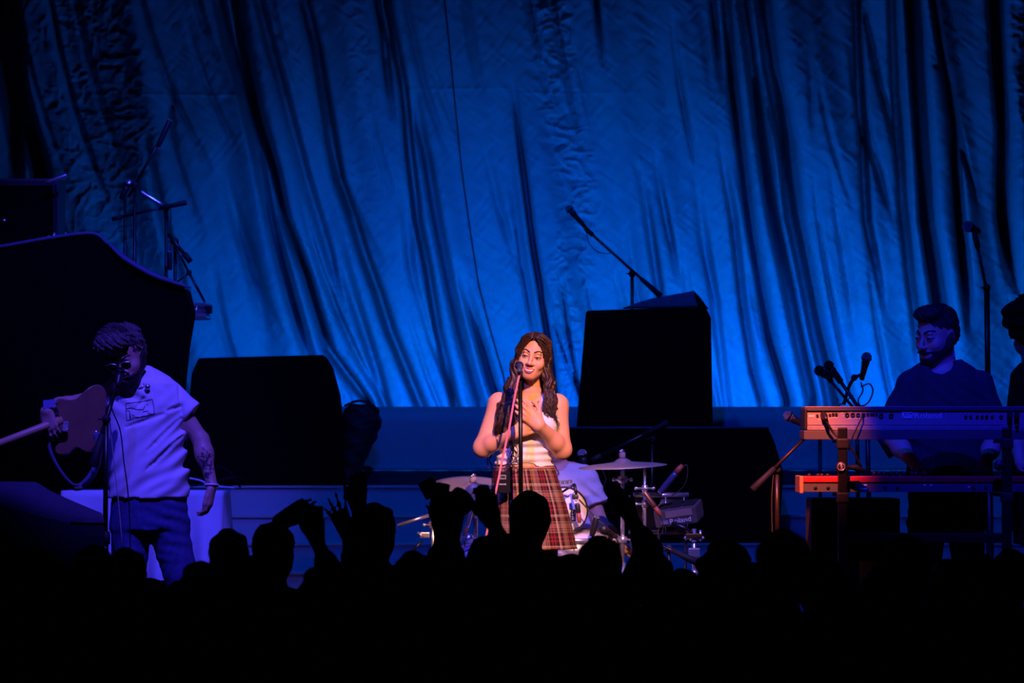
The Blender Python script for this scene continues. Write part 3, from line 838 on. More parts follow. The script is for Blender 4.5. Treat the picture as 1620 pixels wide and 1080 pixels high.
    for ex in ([w(800, 650, -.1), w(786, 675, -.09), w(782, 705, -.06), w(786, 735, -.10), w(789, 748, -.12)], [w(795, 660, -.1), w(806, 690, -.13), w(812, 715, -.14), w(806, 735, -.14), w(811, 760, -.16)],
               [w(803, 690, -.12), w(816, 712, -.13), w(820, 733, -.13)], [w(870, 645, -.1), w(878, 662, -.1), w(882, 680, -.08)], [w(872, 650, -.1), w(866, 664, -.11), w(869, 673, -.11)],
               [w(876, 735, .0), w(881, 748, -.01), w(878, 758, -.02)], [w(777, 715, .06), w(773, 728, .05), w(778, 742, .04)]):
        for q in range(3):
            o = Vector((rg.uniform(-.008, .008), rg.uniform(-.006, .006), 0)); paths.append([p + o for p in ex])
    for q in range(9):
        s = rg.choice((-1, 1)); a = rg.uniform(0, 1)
        paths.append([H(s * .074, .0, .05 - .06 * a), H(s * (.088 + .008 * a), -.01, .02 - .07 * a), H(s * .088, -.01, -.03 - .07 * a)])
    strands('hair', paths, M_hair, root, r=.0030, nseg=24, wave=.0075, seed=9).build('hair_strand', M_hair, root)
    for s in (-1, 1):
        e = MB().ball(H(s * .082, -.02, -.050), .0045, 8); e.tube([H(s * .082, -.02, -.050), H(s * .083, -.022, -.066)], .002, 6); e.ball(H(s * .083, -.022, -.070), .006, 8)
        if s > 0: e.build('earring', M_chrome, root)
    nk = [w(828, 628, -.03), w(831, 637, -.082), w(838, 643, -.10), w(846, 640, -.098), w(853, 634, -.075)]
    n_ = MB().tube(smoothpath(nk, 6), .0016, 6); n_.ball(w(838, 644, -.103), .006, 8); n_.ball(w(845, 642, -.101), .005, 8)
    n_.build('necklace', M_ink, root)
    tag(MB().tube(smoothpath([w(785, 690, -.10), w(787, 697, -.128), w(789, 703, -.130), w(787, 708, -.105)], 5), .0022, 6).build('wrist_band', M_ink, root))
    return root
def M_lips_band(): return mat('skirt_band', (0.45, 0.20, 0.15), 0.8)
def plaid():
    m = bpy.data.materials.new('plaid_wool'); m.use_nodes = True; nt = m.node_tree; b = nt.nodes['Principled BSDF']
    b.inputs['Roughness'].default_value = .85; b.inputs['Specular IOR Level'].default_value = .15
    uv = nt.nodes.new('ShaderNodeUVMap'); sep = nt.nodes.new('ShaderNodeSeparateXYZ'); nt.links.new(uv.outputs[0], sep.inputs[0])
    tan, red, dk, blk, wh = (.36, .20, .13), (.26, .022, .032), (.045, .014, .014), (.006, .005, .007), (.70, .58, .50)
    seq = [(0, tan), (.13, blk), (.155, tan), (.20, blk), (.225, tan), (.28, blk), (.31, dk), (.38, red), (.45, blk), (.50, red), (.57, dk), (.64, blk), (.68, tan), (.70, wh), (.718, tan), (.78, blk), (.82, dk), (.90, blk), (.92, wh), (.935, blk), (.97, tan)]
    def ramp(src, period, ph):
        a = nt.nodes.new('ShaderNodeMath'); a.operation = 'MULTIPLY_ADD'; a.inputs[1].default_value = 1 / period; a.inputs[2].default_value = ph; nt.links.new(src, a.inputs[0])
        fr = nt.nodes.new('ShaderNodeMath'); fr.operation = 'FRACT'; nt.links.new(a.outputs[0], fr.inputs[0])
        r = nt.nodes.new('ShaderNodeValToRGB'); r.color_ramp.interpolation = 'CONSTANT'; e = r.color_ramp.elements
        e[0].position = 0; e[0].color = (*seq[0][1], 1); e[1].position = seq[1][0]; e[1].color = (*seq[1][1], 1)
        for p, c in seq[2:]:
            q = e.new(p); q.color = (*c, 1)
        nt.links.new(fr.outputs[0], r.inputs[0]); return r.outputs[0]
    A = ramp(sep.outputs[0], .118, .37); B = ramp(sep.outputs[1], .150, .15)
    mx = nt.nodes.new('ShaderNodeMix'); mx.data_type = 'RGBA'; mx.inputs['Factor'].default_value = .42
    nt.links.new(A, mx.inputs['A']); nt.links.new(B, mx.inputs['B'])
    tc = nt.nodes.new('ShaderNodeTexCoord'); n = nt.nodes.new('ShaderNodeTexNoise'); n.inputs['Scale'].default_value = 260; nt.links.new(tc.outputs['Object'], n.inputs[0])
    bp = nt.nodes.new('ShaderNodeBump'); bp.inputs['Strength'].default_value = .15; nt.links.new(n.outputs[0], bp.inputs['Height']); nt.links.new(bp.outputs[0], b.inputs['Normal'])
    nt.links.new(mx.outputs['Result'], b.inputs['Base Color'])
    return m
singer()

# ---------------------------------------------------------------- the guitarist
def guitarist():
    D = 19.8; S = F / D
    w = lambda px, py, dy=0.0: Vector(((px - 810) / S, D + dy, CZ - (py - HOR) / S))
    zz = lambda py: CZ - (py - HOR) / S
    cx = lambda px: (px - 810) / S
    base = Vector((cx(235), D, 0))
    root = thing('person', 'guitarist in white printed T-shirt and jeans bowing his tousled head', 'person', base)
    T = head_T(w(202, 561, -.10), yaw=-14, pitch=30, roll=-8, scale=1.08)
    R = lambda L: [(zz(r), cx(c), D + dy, rx, ry) for r, c, dy, rx, ry in L]
    rows = R(((590, 219, .01, .07, .05), (600, 222, .0, .11, .065), (612, 224, -.01, .155, .08), (640, 228, .0, .172, .105), (690, 231, .0, .170, .112), (740, 234, .0, .165, .11), (790, 236, .0, .170, .112), (825, 238, .01, .178, .118)))
    J = dict(rows=rows, T=T, arm=1.0, nr=.058, neck=(w(222, 622, .02), w(207, 575, -.05)),
        shL=w(180, 625, .01), elL=w(100, 640, .12), wrL=w(84, 650, -.275),
        shR=w(273, 630, .01), elR=w(318, 696, .0), wrR=w(337, 768, -.06),
        handL=dict(dn=((.22, .05, -1), (-.25, -1, 0)), kw=dict(thumb=1, curl=.55, spread=.05, sc=.95, thumb_out=.4)),
        handR=dict(dn=((-.12, -.06, -1), (1, -.15, -.1)), kw=dict(thumb=1, curl=.72, spread=.05, sc=1.02, thumb_out=.35)),
        hipL=w(208, 835), knL=w(202, 945, -.03), anL=w(196, 1048, .02), hipR=w(266, 835), knR=w(296, 945, -.03), anR=w(306, 1048, .02))
    def extra(f):
        f.ell((0, -.07, -.085), (.045, .036, .045), .03, T=T)
    J['extra'] = extra
    h = T.translation
    grid = (axis((cx(62), cx(125), .006), (cx(125), h.x - .12, .01), (h.x - .12, h.x + .12, .004), (h.x + .12, cx(308), .01), (cx(308), cx(352), .006)),
            axis((D - .42, D - .02, .0058), (D - .02, D + .25, .009)),
            axis((-.01, zz(835), .014), (zz(835), zz(755), .006), (zz(755), zz(690), .010), (zz(690), zz(640), .006), (zz(640), 1.75, .0042)))
    body = link('body', body_mesh('body', J, grid, base, 1), tattoo_skin(w(326, 735) - base, base), root)
    face_bits(root, T, M_skin2, body.data, base, brow=M_dhair, closed=.8, fem=False, lipm=mat('male_lips', (.34, .14, .11), .5))
    # T-shirt
    wrk = addw(wr_diag(w(280, 660), 138, .0135, .065, center=w(272, 735), rad=.21, seed=2), wr_diag(w(230, 770), 122, .0085, .055, center=w(222, 765), rad=.14, seed=4), wr_diag(w(220, 640), 50, .0075, .06, center=w(215, 630), rad=.11, seed=6))
    sr = R(((578, 216, .02, .05, .05), (586, 219, .015, .09, .065), (595, 222, .01, .128, .08), (606, 224, .0, .160, .095), (640, 229, .0, .178, .112), (690, 230, .0, .176, .120), (740, 233, .0, .178, .122), (787, 236, .0, .186, .126)))
    gs = (axis((cx(140), cx(318), .0055)), axis((D - .2, D + .22, .0065)), axis((zz(800), zz(570), .0055)))
    tee = tee_mesh('t_shirt', J, gs, base, sr, dict(L=w(152, 633, .04), R=w(304, 654, .0)), (w(211, 603, -.05), .052, (-.1, .15, 1)), wrk, (.062, .061), .010, seams=((w(283, 606), w(289, 655), .0045), (w(288, 642), w(268, 650), .007), (w(288, 662), w(238, 712), .010), (w(291, 690), w(236, 742), .010), (w(262, 655), w(203, 676), .008), (w(232, 628), w(218, 648), .004)))
    to = link('t_shirt', tee, M_tee, root)
    # line print on the chest, laid on the cloth
    bvh = BVHTree.FromPolygons([v.co + base for v in tee.vertices], [p.vertices for p in tee.polygons])
    def on(px, py):
        p = w(px, py, -1.0); r = bvh.ray_cast(p, Vector((0, 1, 0)))
        return (r[0] if r[0] is not None else w(px, py, -.12)) + Vector((0, -.0010, 0))
    b = MB()
    px = lambda a, c: (140 + a / 6, 620 + c / 6)
    for pl in ([(375, 110), (470, 100), (560, 85), (625, 70), (640, 140), (648, 205), (520, 240), (385, 270), (378, 190), (375, 110)], [(380, 162), (430, 150), (480, 168), (540, 168), (560, 130)],
               [(382, 180), (412, 180), (416, 255)], [(412, 185), (425, 262)], [(432, 240), (470, 238), (510, 240), (545, 228), (580, 226), (615, 210), (635, 212), (640, 200)],
               [(540, 190), (585, 178), (592, 212)], [(430, 215), (460, 225)], [(600, 200), (612, 205)]):
        P = []
        for (a0, c0), (a1, c1) in zip(pl, pl[1:]):
            for t in (0, .34, .67): P.append(on(*px(a0 + (a1 - a0) * t, c0 + (c1 - c0) * t)))
        P.append(on(*px(*pl[-1]))); b.tube(P, .0016, 5)
    b.ball(on(*px(578, 120)), .003, 5)
    tag(b.build('print', M_ink, to), 'dark line drawing of a framed scene')
    # jeans
    f = Field(axis((cx(160), cx(335), .008)), axis((D - .2, D + .2, .008)), axis((.03, zz(775), .009)))
    wj = addw(wr_diag(w(250, 820), 75, .005, .05, center=w(255, 815), rad=.16, seed=3), wr_diag(w(290, 900), 85, .004, .045, center=w(295, 900), rad=.22, seed=5))
    f.rows(R(((776, 236, .0, .176, .118), (800, 236, .0, .184, .124), (838, 237, .005, .194, .132))), .02, wrinkle=wj)
    for s in ('L', 'R'):
        f.cap(J['hip' + s], J['kn' + s], .098, .074, .02, wrinkle=wj); f.cap(J['kn' + s], J['an' + s], .074, .062, .03, wrinkle=wj)
    link('trousers', f.mesh('trousers', base, 1), M_jean, root)
    for s in ('L', 'R'):
        a = J['an' + s]; MB().ball(a + Vector((0, -.07, -.035)), (.048, .14, .042)).build('shoe', M_shoe, root)
    # hair and beard
    f = Field(axis((cx(140), cx(245), .004)), axis((D - .28, D + .12, .005)), axis((zz(612), zz(498), .004)))
    nz = lambda X, Y, Z: .006 * np.sin(X * 170 + Z * 60 + 2 * np.sin(Z * 70)) * np.sin(Y * 120 + Z * 90) + .004 * np.sin(X * 320 + Y * 200) * np.sin(Z * 260)
    def blob(c, r, k=.02): f.put(lambda X, Y, Z: (np.sqrt(((X - c[0]) / r[0]) ** 2 + ((Y - c[1]) / r[1]) ** 2 + ((Z - c[2]) / r[2]) ** 2) - 1) * min(r) + nz(X, Y, Z), c, max(r), k, T=T)
    blob((0, .030, .045), (.084, .094, .084))
    blob((-.012, -.055, .098), (.072, .060, .040))
    blob((-.052, -.045, .088), (.050, .055, .040))
    blob((.0, .06, -.01), (.072, .06, .07))
    f.ell((0, -.085, -.03), (.064, .052, .082), .012, 's', T=T)
    for s in (-1, 1): f.ell((s * .08, .008, -.03), (.02, .026, .042), .01, 's', T=T)
    link('hair', f.mesh('hair', base, 1), M_ghair, root)
    rg = random.Random(8); paths = []
    for i in range(460):
        a = rg.uniform(-1.15, 1.15); e = rg.uniform(-.2, 1.45)
        n = Vector((math.sin(a) * math.cos(e), -math.cos(a) * math.cos(e) * .9 + .25, math.sin(e))).normalized()
        p = Vector((-.006 + n.x * .080, .008 + n.y * .092, .052 + n.z * .080))
        if p.z < .05 or (p.y < -.03 and p.z < .11): continue
        q = p + n * .022 + Vector((-.018, -.012, .004)); paths.append([T @ p, T @ (p * .5 + q * .5 + Vector((0, 0, .004))), T @ q])
    strands('h', paths, None, root, r=.0014, nseg=6, wave=.003, seed=4, n=4).build('hair_strand', M_ghair, root)
    link('beard', beard_mesh(T, base, extra=extra), M_dhair, root)
    # tinted glasses, in-ear monitor, bracelet
    P = lambda *q: T @ Vector(q)
    gl = thing('eyeglasses', 'dark tinted glasses on the guitarist glinting blue', 'glasses', T @ Vector((0, -.105, 0)))
    Rg = T.to_3x3().normalized()
    for s in (-1, 1):
        MB().ball(P(s * .033, -.104, -.004), (.026, .004, .020), 10, Rg).build('lens', mat('tinted_lens', (.008, .008, .012), .12, spec=.8), gl)
        MB().tube(smoothpath([P(s * .008, -.108, .008), P(s * .033, -.110, .017), P(s * .059, -.099, .008)], 5), .0030, 6).build('brow_bar', M_chrome, gl)
    MB().tube(smoothpath([w(212, 618, -.10), w(228, 612, -.115), w(233, 598, -.07), w(236, 588, .0)], 5), .0035, 6).ball(w(237, 612, -.125), .014, 8).build('ear_monitor', M_chrome, root)
    MB().tube([w(337 + 6.5 * math.cos(a) * 1.55 - 1, 767 + 1.5 * math.sin(a), -.06 + .036 * math.sin(a)) for a in [2 * PI * k / 24 for k in range(25)]], .006, 7, cap=False).build('bracelet', M_print, root)
    return root
def tattoo_skin(p, base):
    m = bpy.data.materials.new('tattooed_skin'); m.use_nodes = True; nt = m.node_tree; b = nt.nodes['Principled BSDF']; b.inputs['Roughness'].default_value = .5
    tc = nt.nodes.new('ShaderNodeTexCoord')
    d = nt.nodes.new('ShaderNodeVectorMath'); d.operation = 'SUBTRACT'; d.inputs[1].default_value = p; nt.links.new(tc.outputs['Object'], d.inputs[0])
    s = nt.nodes.new('ShaderNodeVectorMath'); s.operation = 'MULTIPLY'; s.inputs[1].default_value = (20, 6, 10); nt.links.new(d.outputs[0], s.inputs[0])
    l = nt.nodes.new('ShaderNodeVectorMath'); l.operation = 'LENGTH'; nt.links.new(s.outputs[0], l.inputs[0])
    n = nt.nodes.new('ShaderNodeTexNoise'); n.inputs['Scale'].default_value = 75; n.inputs['Detail'].default_value = 4; nt.links.new(tc.outputs['Object'], n.inputs[0])
    a = nt.nodes.new('ShaderNodeMath'); a.operation = 'MULTIPLY_ADD'; a.inputs[1].default_value = -.28; nt.links.new(l.outputs['Value'], a.inputs[0]); nt.links.new(n.outputs[0], a.inputs[2])
    r = nt.nodes.new('ShaderNodeValToRGB'); r.color_ramp.elements[0].position = .30; r.color_ramp.elements[0].color = (.56, .33, .24, 1); r.color_ramp.elements[1].position = .36; r.color_ramp.elements[1].color = (.06, .045, .06, 1)
    nt.links.new(a.outputs[0], r.inputs[0]); nt.links.new(r.outputs[0], b.inputs['Base Color'])
    return m
guitarist()

# ---------------------------------------------------------------- the keyboard player
def keyboardist():
    D = 21.4; S = F / D
    w = lambda px, py, dy=0.0: Vector(((px - 810) / S, D + dy, CZ - (py - HOR) / S))
    zz = lambda py: CZ - (py - HOR) / S
    cx = lambda px: (px - 810) / S
    base = Vector((cx(1492), D, 0))
    root = thing('person', 'bearded keyboard player in a dark T-shirt looking down at the keys', 'person', base)
    T = head_T(w(1480, 529, -.03), yaw=-46, pitch=10, roll=2, scale=1.22)
    R = lambda L: [(zz(r), cx(c), D + dy, rx, ry) for r, c, dy, rx, ry in L]
    rows = R(((574, 1492, .01, .08, .065), (586, 1492, .0, .14, .08), (632, 1493, .0, .19, .11), (690, 1496, .0, .180, .118), (760, 1497, .0, .175, .118), (825, 1497, .0, .182, .12)))
    J = dict(rows=rows, T=T, arm=1.12, nr=.070, neck=(w(1494, 600, .03), w(1489, 550, .0)),
        shL=w(1440, 609, .0), elL=w(1412, 694, -.03), wrL=w(1446, 741, -.24), shR=w(1550, 609, .0), elR=w(1572, 697, -.03), wrR=w(1545, 742, -.24),
        handL=dict(dn=((.25, -1, -.1), (0, -.1, 1)), kw=dict(thumb=1, curl=.35, spread=.15)), handR=dict(dn=((-.2, -1, -.1), (0, -.1, 1)), kw=dict(thumb=-1, curl=.35, spread=.15)),
        hipL=w(1466, 835), knL=w(1462, 940, -.02), anL=w(1458, 1020, .02), hipR=w(1528, 835), knR=w(1534, 940, -.02), anR=w(1538, 1020, .02))
    h = T.translation
    grid = (axis((cx(1385), h.x - .15, .008), (h.x - .15, h.x + .15, .0042), (h.x + .15, cx(1600), .009)), axis((D - .46, D - .16, .008), (D - .16, D + .14, .0048), (D + .14, D + .2, .01)),
            axis((-.01, zz(760), .014), (zz(760), zz(720), .007), (zz(720), zz(600), .011), (zz(600), 1.90, .0042)))
    body = link('body', body_mesh('body', J, grid, base, 1), M_skin2, root)
    face_bits(root, T, M_skin2, body.data, base, brow=M_dhair, closed=.6, fem=False, lipm=mat('male_lips', (.34, .14, .11), .5))
    sr = R(((570, 1491, .01, .09, .075), (580, 1492, .0, .15, .09), (596, 1493, .0, .19, .105), (640, 1494, .0, .21, .12), (690, 1497, .0, .200, .126), (760, 1498, .0, .195, .126), (838, 1498, .0, .2, .128)))
    wrk = addw(wr_diag(w(1490, 680), 15, .006, .11, seed=1), wr_diag(w(1450, 640), 60, .003, .06, seed=3))
    gs = (axis((cx(1385), cx(1600), .007)), axis((D - .2, D + .18, .008)), axis((zz(845), zz(560), .006)))
    link('t_shirt', tee_mesh('t_shirt', J, gs, base, sr, dict(L=w(1414, 674, -.02), R=w(1571, 676, -.02)), (w(1486, 579, -.05), .066, (-.05, -.3, 1)), wrk, (.070, .088), .008), M_navy, root)
    tag(MB().tube([w(1488, 574, -.02) + Vector((.072 * math.cos(a), .06 * math.sin(a), .035 + .03 * math.sin(a) + .008 * math.cos(a))) for a in [PI * .0 + PI * .35 * k / 8 - .3 for k in range(9)]], .004, 6).build('undershirt', M_print, root))
    f = Field(axis((cx(1420), cx(1575), .009)), axis((D - .2, D + .2, .01)), axis((.03, zz(800), .01)))
    f.rows(R(((800, 1497, .0, .175, .12), (838, 1497, .0, .188, .125))), .02)
    for s in ('L', 'R'):
        f.cap(J['hip' + s], J['kn' + s], .098, .072, .02); f.cap(J['kn' + s], J['an' + s], .072, .062, .03)
    link('trousers', f.mesh('trousers', base, 1), M_jean, root)
    for s in ('L', 'R'): MB().ball(J['an' + s] + Vector((0, -.07, -.035)), (.048, .14, .042)).build('shoe', M_shoe, root)
    f = Field(axis((h.x - .15, h.x + .15, .0045)), axis((D - .2, D + .16, .0045)), axis((zz(590), 1.91, .0045)))
    nz = lambda X, Y, Z: .003 * np.sin(X * 210 + Z * 120) * np.sin(Y * 190 + Z * 80)
    def blob(c, r, k=.015): f.put(lambda X, Y, Z: (np.sqrt(((X - c[0]) / r[0]) ** 2 + ((Y - c[1]) / r[1]) ** 2 + ((Z - c[2]) / r[2]) ** 2) - 1) * min(r) + nz(X, Y, Z), c, max(r), k, T=T)
    blob((0, .022, .046), (.079, .094, .082)); blob((0, -.035, .095), (.064, .064, .036)); blob((0, .06, .0), (.070, .052, .068))
    f.ell((0, -.082, -.018), (.066, .052, .078), .01, 's', T=T)
    for s in (-1, 1): f.ell((s * .08, .01, -.03), (.02, .026, .042), .008, 's', T=T)
    link('hair', f.mesh('hair', base, 1), M_dhair, root)
    link('beard', beard_mesh(T, base, grow=.0035, front=-.060), M_dhair, root)
    return root
keyboardist()

# ---------------------------------------------------------------- the drummer (seated, head hidden behind the singer)
def drummer():
    D = 22.0; S = F / D
    w = lambda px, py, dy=0.0: Vector(((px - 810) / S, D + dy, CZ - (py - HOR) / S))
    zz = lambda py: CZ - (py - HOR) / S
    cx = lambda px: (px - 810) / S
    base = Vector((cx(884), D, 0))
    root = thing('person', 'seated drummer in a pale lavender-lit T-shirt behind the singer', 'person', base)
    T = head_T(w(876, 690, -.02), yaw=10, pitch=15, scale=1.0)
    R = lambda L: [(zz(r), cx(c), D + dy, rx, ry) for r, c, dy, rx, ry in L]
    rows = R(((730, 882, .0, .09, .06), (740, 883, .0, .15, .08), (765, 885, .0, .172, .105), (810, 885, .01, .165, .112), (860, 884, .02, .17, .118), (885, 884, .02, .178, .12)))
    J = dict(rows=rows, T=T, arm=1.12, nr=.056, neck=(w(880, 745, .02), w(877, 708, .0)),
        shL=w(838, 757), elL=w(825, 830, -.06), wrL=w(848, 868, -.26), shR=w(925, 757), elR=w(950, 832, -.06), wrR=w(985, 868, -.20),
        handL=dict(dn=((.4, -1, -.1), (0, -.1, 1)), kw=dict(thumb=1, curl=.8)), handR=dict(dn=((.75, -.8, -.3), (0, -.1, 1)), kw=dict(thumb=-1, curl=.8)),
        hipL=w(864, 885, .02), knL=w(835, 880, -.42), anL=Vector((cx(832), D - .38, .09)), hipR=w(904, 885, .02), knR=w(935, 880, -.42), anR=Vector((cx(940), D - .38, .09)))
    hx = T.translation.x
    grid = (axis((cx(790), hx - .1, .009), (hx - .1, hx + .1, .0045), (hx + .1, cx(1020), .009)), axis((D - .62, D - .16, .010), (D - .16, D + .02, .0048), (D + .02, D + .2, .010)), axis((-.01, 1.02, .009), (1.02, 1.36, .0045)))
    body = link('body', body_mesh('body', J, grid, base, 1), M_skin2, root)
    face_bits(root, T, M_skin2, body.data, base, brow=M_dhair, closed=.5, fem=False, lipm=mat('male_lips', (.34, .14, .11), .5))
    wrk = addw(wr_diag(w(930, 780), 55, .006, .06, center=w(935, 785), rad=.16, seed=2), wr_diag(w(890, 800), 100, .003, .08, seed=3))
    sr = R(((733, 882, .0, .10, .065), (742, 883, .0, .16, .085), (765, 886, .0, .182, .115), (810, 886, .01, .18, .122), (880, 885, .02, .185, .126)))
    gs = (axis((cx(800), cx(970), .006)), axis((D - .22, D + .18, .008)), axis((zz(886), zz(722), .006)))
    tee = tee_mesh('t_shirt', J, gs, base, sr, dict(L=w(832, 800, -.03), R=w(941, 800, -.03)), (w(880, 735, -.04), .062, (0, -.3, 1)), wrk, (.068, .082), .008)
    to = link('t_shirt', tee, M_ltee, root)
    bvh = BVHTree.FromPolygons([v.co + base for v in tee.vertices], [p.vertices for p in tee.polygons])
    b = MB()
    for k in range(6):
        px = 884 + k * 3.6
        for pl in ([(px, 760.5), (px, 765)], [(px, 760.5), (px + 2, 760.2)], [(px + 2.2, 760.5), (px + 2.2, 764.6)])[:2 + k % 2]:
            q = [bvh.ray_cast(w(a, c - (px - 884) * .07, -1), Vector((0, 1, 0)))[0] for a, c in pl]
            if all(x is not None for x in q): b.tube([x + Vector((0, -.001, 0)) for x in q], .0028, 5)
    tag(b.build('print', mat('green_print', (.30, .34, .06), .8), to), 'small yellow-green line of print')
    f = Field(axis((cx(795), cx(975), .011)), axis((D - .58, D + .2, .012)), axis((.05, zz(875), .011)))
    f.rows(R(((880, 884, .02, .18, .122), (905, 884, .02, .18, .14))), .02)
    for s in ('L', 'R'): f.cap(J['hip' + s], J['kn' + s], .098, .08, .03); f.cap(J['kn' + s], J['an' + s], .078, .062, .03)
    link('trousers', f.mesh('trousers', base, 1), M_jean, root)
    h = T.translation
    f = Field(axis((h.x - .1, h.x + .1, .006)), axis((D - .15, D + .13, .006)), axis((h.z - .1, h.z + .13, .006)))
    f.ell((0, .025, .035), (.080, .094, .084), T=T); f.ell((0, -.09, -.03), (.062, .06, .085), .01, 's', T=T)
    link('hair', f.mesh('hair', base, 1), M_dhair, root)
drummer()
def throne():
    r = thing('drum_throne', 'round drum stool under the seated drummer', 'stool', W(884, 1034, 22.05) * 1.0)
    c = wroot(r); c = Vector((c.x, 22.05, 0)); r.location = c
    MB().lathe(c, (0, 0, 1), [(.02, .30), (.17, .30), (.18, .33), (.17, .352), (.02, .352)], 28).build('seat', M_bplas, r)
    MB().tube([c + Vector((0, 0, .12)), c + Vector((0, 0, .31))], .018, 10).build('post', M_chrome, r)
    for k in range(3):
        a = 2 * PI * k / 3 + .5
        MB().tube([c + Vector((0, 0, .22)), c + Vector((.24 * math.cos(a), .24 * math.sin(a), .012))], .011, 8).build('leg', M_chrome, r)
throne()

# ---------------------------------------------------------------- the dark musician at the edge of the stage
def edge_musician():
    D = 22.2; S = F / D
    w = lambda px, py, dy=0.0: Vector(((px - 810) / S, D + dy, CZ - (py - HOR) / S))
    zz = lambda py: CZ - (py - HOR) / S
    cx = lambda px: (px - 810) / S
    base = Vector((cx(1648), D, 0))
    root = thing('person', 'musician in black with bushy hair, dark against the curtain at the edge', 'person', base)
    T = head_T(w(1630, 516, -.02), yaw=-120, pitch=8, scale=1.08)
    R = lambda L: [(zz(r), cx(c), D + dy, rx, ry) for r, c, dy, rx, ry in L]
    rows = R(((572, 1640, .0, .07, .07), (590, 1642, .0, .13, .13), (640, 1645, .0, .16, .18), (700, 1646, .0, .155, .165), (770, 1648, .0, .15, .16), (840, 1650, .0, .16, .17)))
    J = dict(rows=rows, T=T, arm=1.08, nr=.06, neck=(w(1640, 590, .0), w(1628, 545, .0)),
        shL=w(1632, 604, -.17), elL=w(1600, 690, -.24), wrL=w(1602, 732, -.34), shR=w(1655, 604, .17), elR=w(1665, 690, .2), wrR=w(1640, 745, .1),
        handL=dict(dn=((.5, -.8, -.22), (.1, -.2, 1)), kw=dict(thumb=1, curl=.4)), handR=dict(dn=((-1, -.2, -.1), (0, 0, 1)), kw=dict(thumb=1, curl=.4)),
        hipL=w(1645, 850, -.09), knL=w(1643, 940, -.1), anL=w(1640, 1005, -.1), hipR=w(1655, 850, .09), knR=w(1655, 940, .1), anR=w(1655, 1005, .1), toeL=(-1, -.2, 0), toeR=(-1, -.1, 0))
    hx = T.translation.x
    grid = (axis((cx(1560), hx - .14, .009), (hx - .14, hx + .14, .005), (hx + .14, cx(1720), .009)), axis((D - .48, D - .14, .010), (D - .14, D + .12, .005), (D + .12, D + .32, .010)), axis((-.01, 1.55, .009), (1.55, 1.96, .005)))
    body = link('body', body_mesh('body', J, grid, base, 1), M_skin2, root)
    face_bits(root, T, M_skin2, body.data, base, brow=M_dhair, closed=.5, fem=False, lipm=mat('male_lips', (.34, .14, .11), .5))
    gs = (axis((cx(1570), cx(1715), .009)), axis((D - .34, D + .34, .01)), axis((zz(860), zz(560), .009)))
    link('t_shirt', tee_mesh('t_shirt', J, gs, base, [(z, x, y, a + .01, b + .01) for z, x, y, a, b in rows], dict(L=w(1610, 668, -.22), R=w(1662, 668, .2)), (w(1636, 580, .0), .065, (-.2, 0, 1)), None, (.07, .08), .006), M_dark, root)
    f = Field(axis((cx(1600), cx(1710), .011)), axis((D - .25, D + .25, .011)), axis((.04, zz(830), .011)))
    f.rows(R(((832, 1650, .0, .16, .17), (860, 1650, .0, .16, .18))), .02)
    for s in ('L', 'R'): f.cap(J['hip' + s], J['kn' + s], .095, .075, .03); f.cap(J['kn' + s], J['an' + s], .075, .06, .03)
    link('trousers', f.mesh('trousers', base, 1), M_dark, root)
    h = T.translation
    f = Field(axis((h.x - .19, h.x + .22, .007)), axis((D - .2, D + .2, .007)), axis((h.z - .14, h.z + .22, .007)))
    nz = lambda X, Y, Z: .007 * np.sin(X * 90 + 2 * np.sin(Z * 60)) * np.sin(Y * 80 + 1) + .006 * np.sin(Z * 95 + X * 30)
    f.put(lambda X, Y, Z: (np.sqrt((X / .135) ** 2 + ((Y - .01) / .138) ** 2 + ((Z - .03) / .132) ** 2) - 1) * .13 + nz(X, Y, Z), (0, .02, .03), .13, .02, T=T)
    f.put(lambda X, Y, Z: (np.sqrt((X / .10) ** 2 + ((Y + .075) / .06) ** 2 + ((Z - .07) / .06) ** 2) - 1) * .06 + nz(X, Y, Z), (0, -.075, .07), .10, .02, T=T)
    f.ell((0, -.11, -.05), (.062, .07, .075), .01, 's', T=T)
    link('hair', f.mesh('hair', base, 1), M_darkh, root)
edge_musician()
# ------------------------------------------------------------------ covered gear and furniture
def drape(name, label, cat, outline, d, depth, m, zmin=0.0, sag=0.012, bev=0.02, group=None):
    """cloth-covered block: outline given in picture points at distance d, `depth` thick"""
    poly = [W(x, y, d) for x, y in outline]
    poly = [Vector((p.x, p.y, max(p.z, zmin))) for p in poly]
    xs = [p.x for p in poly]; base = Vector(((min(xs) + max(xs)) / 2, d + depth / 2, zmin))
    root = thing(name, label, cat, base, group)
    b = MB().prism(poly, (0, depth, 0))
    me = b.mesh(name, base); bm = bmesh.new(); bm.from_mesh(me)
    bmesh.ops.bevel(bm, geom=bm.edges[:], offset=bev, segments=3, affect='EDGES', profile=.6)
    for f in bm.faces: f.smooth = False
    bm.to_mesh(me); bm.free()
    link('cover', me, m, root)
    return root, poly
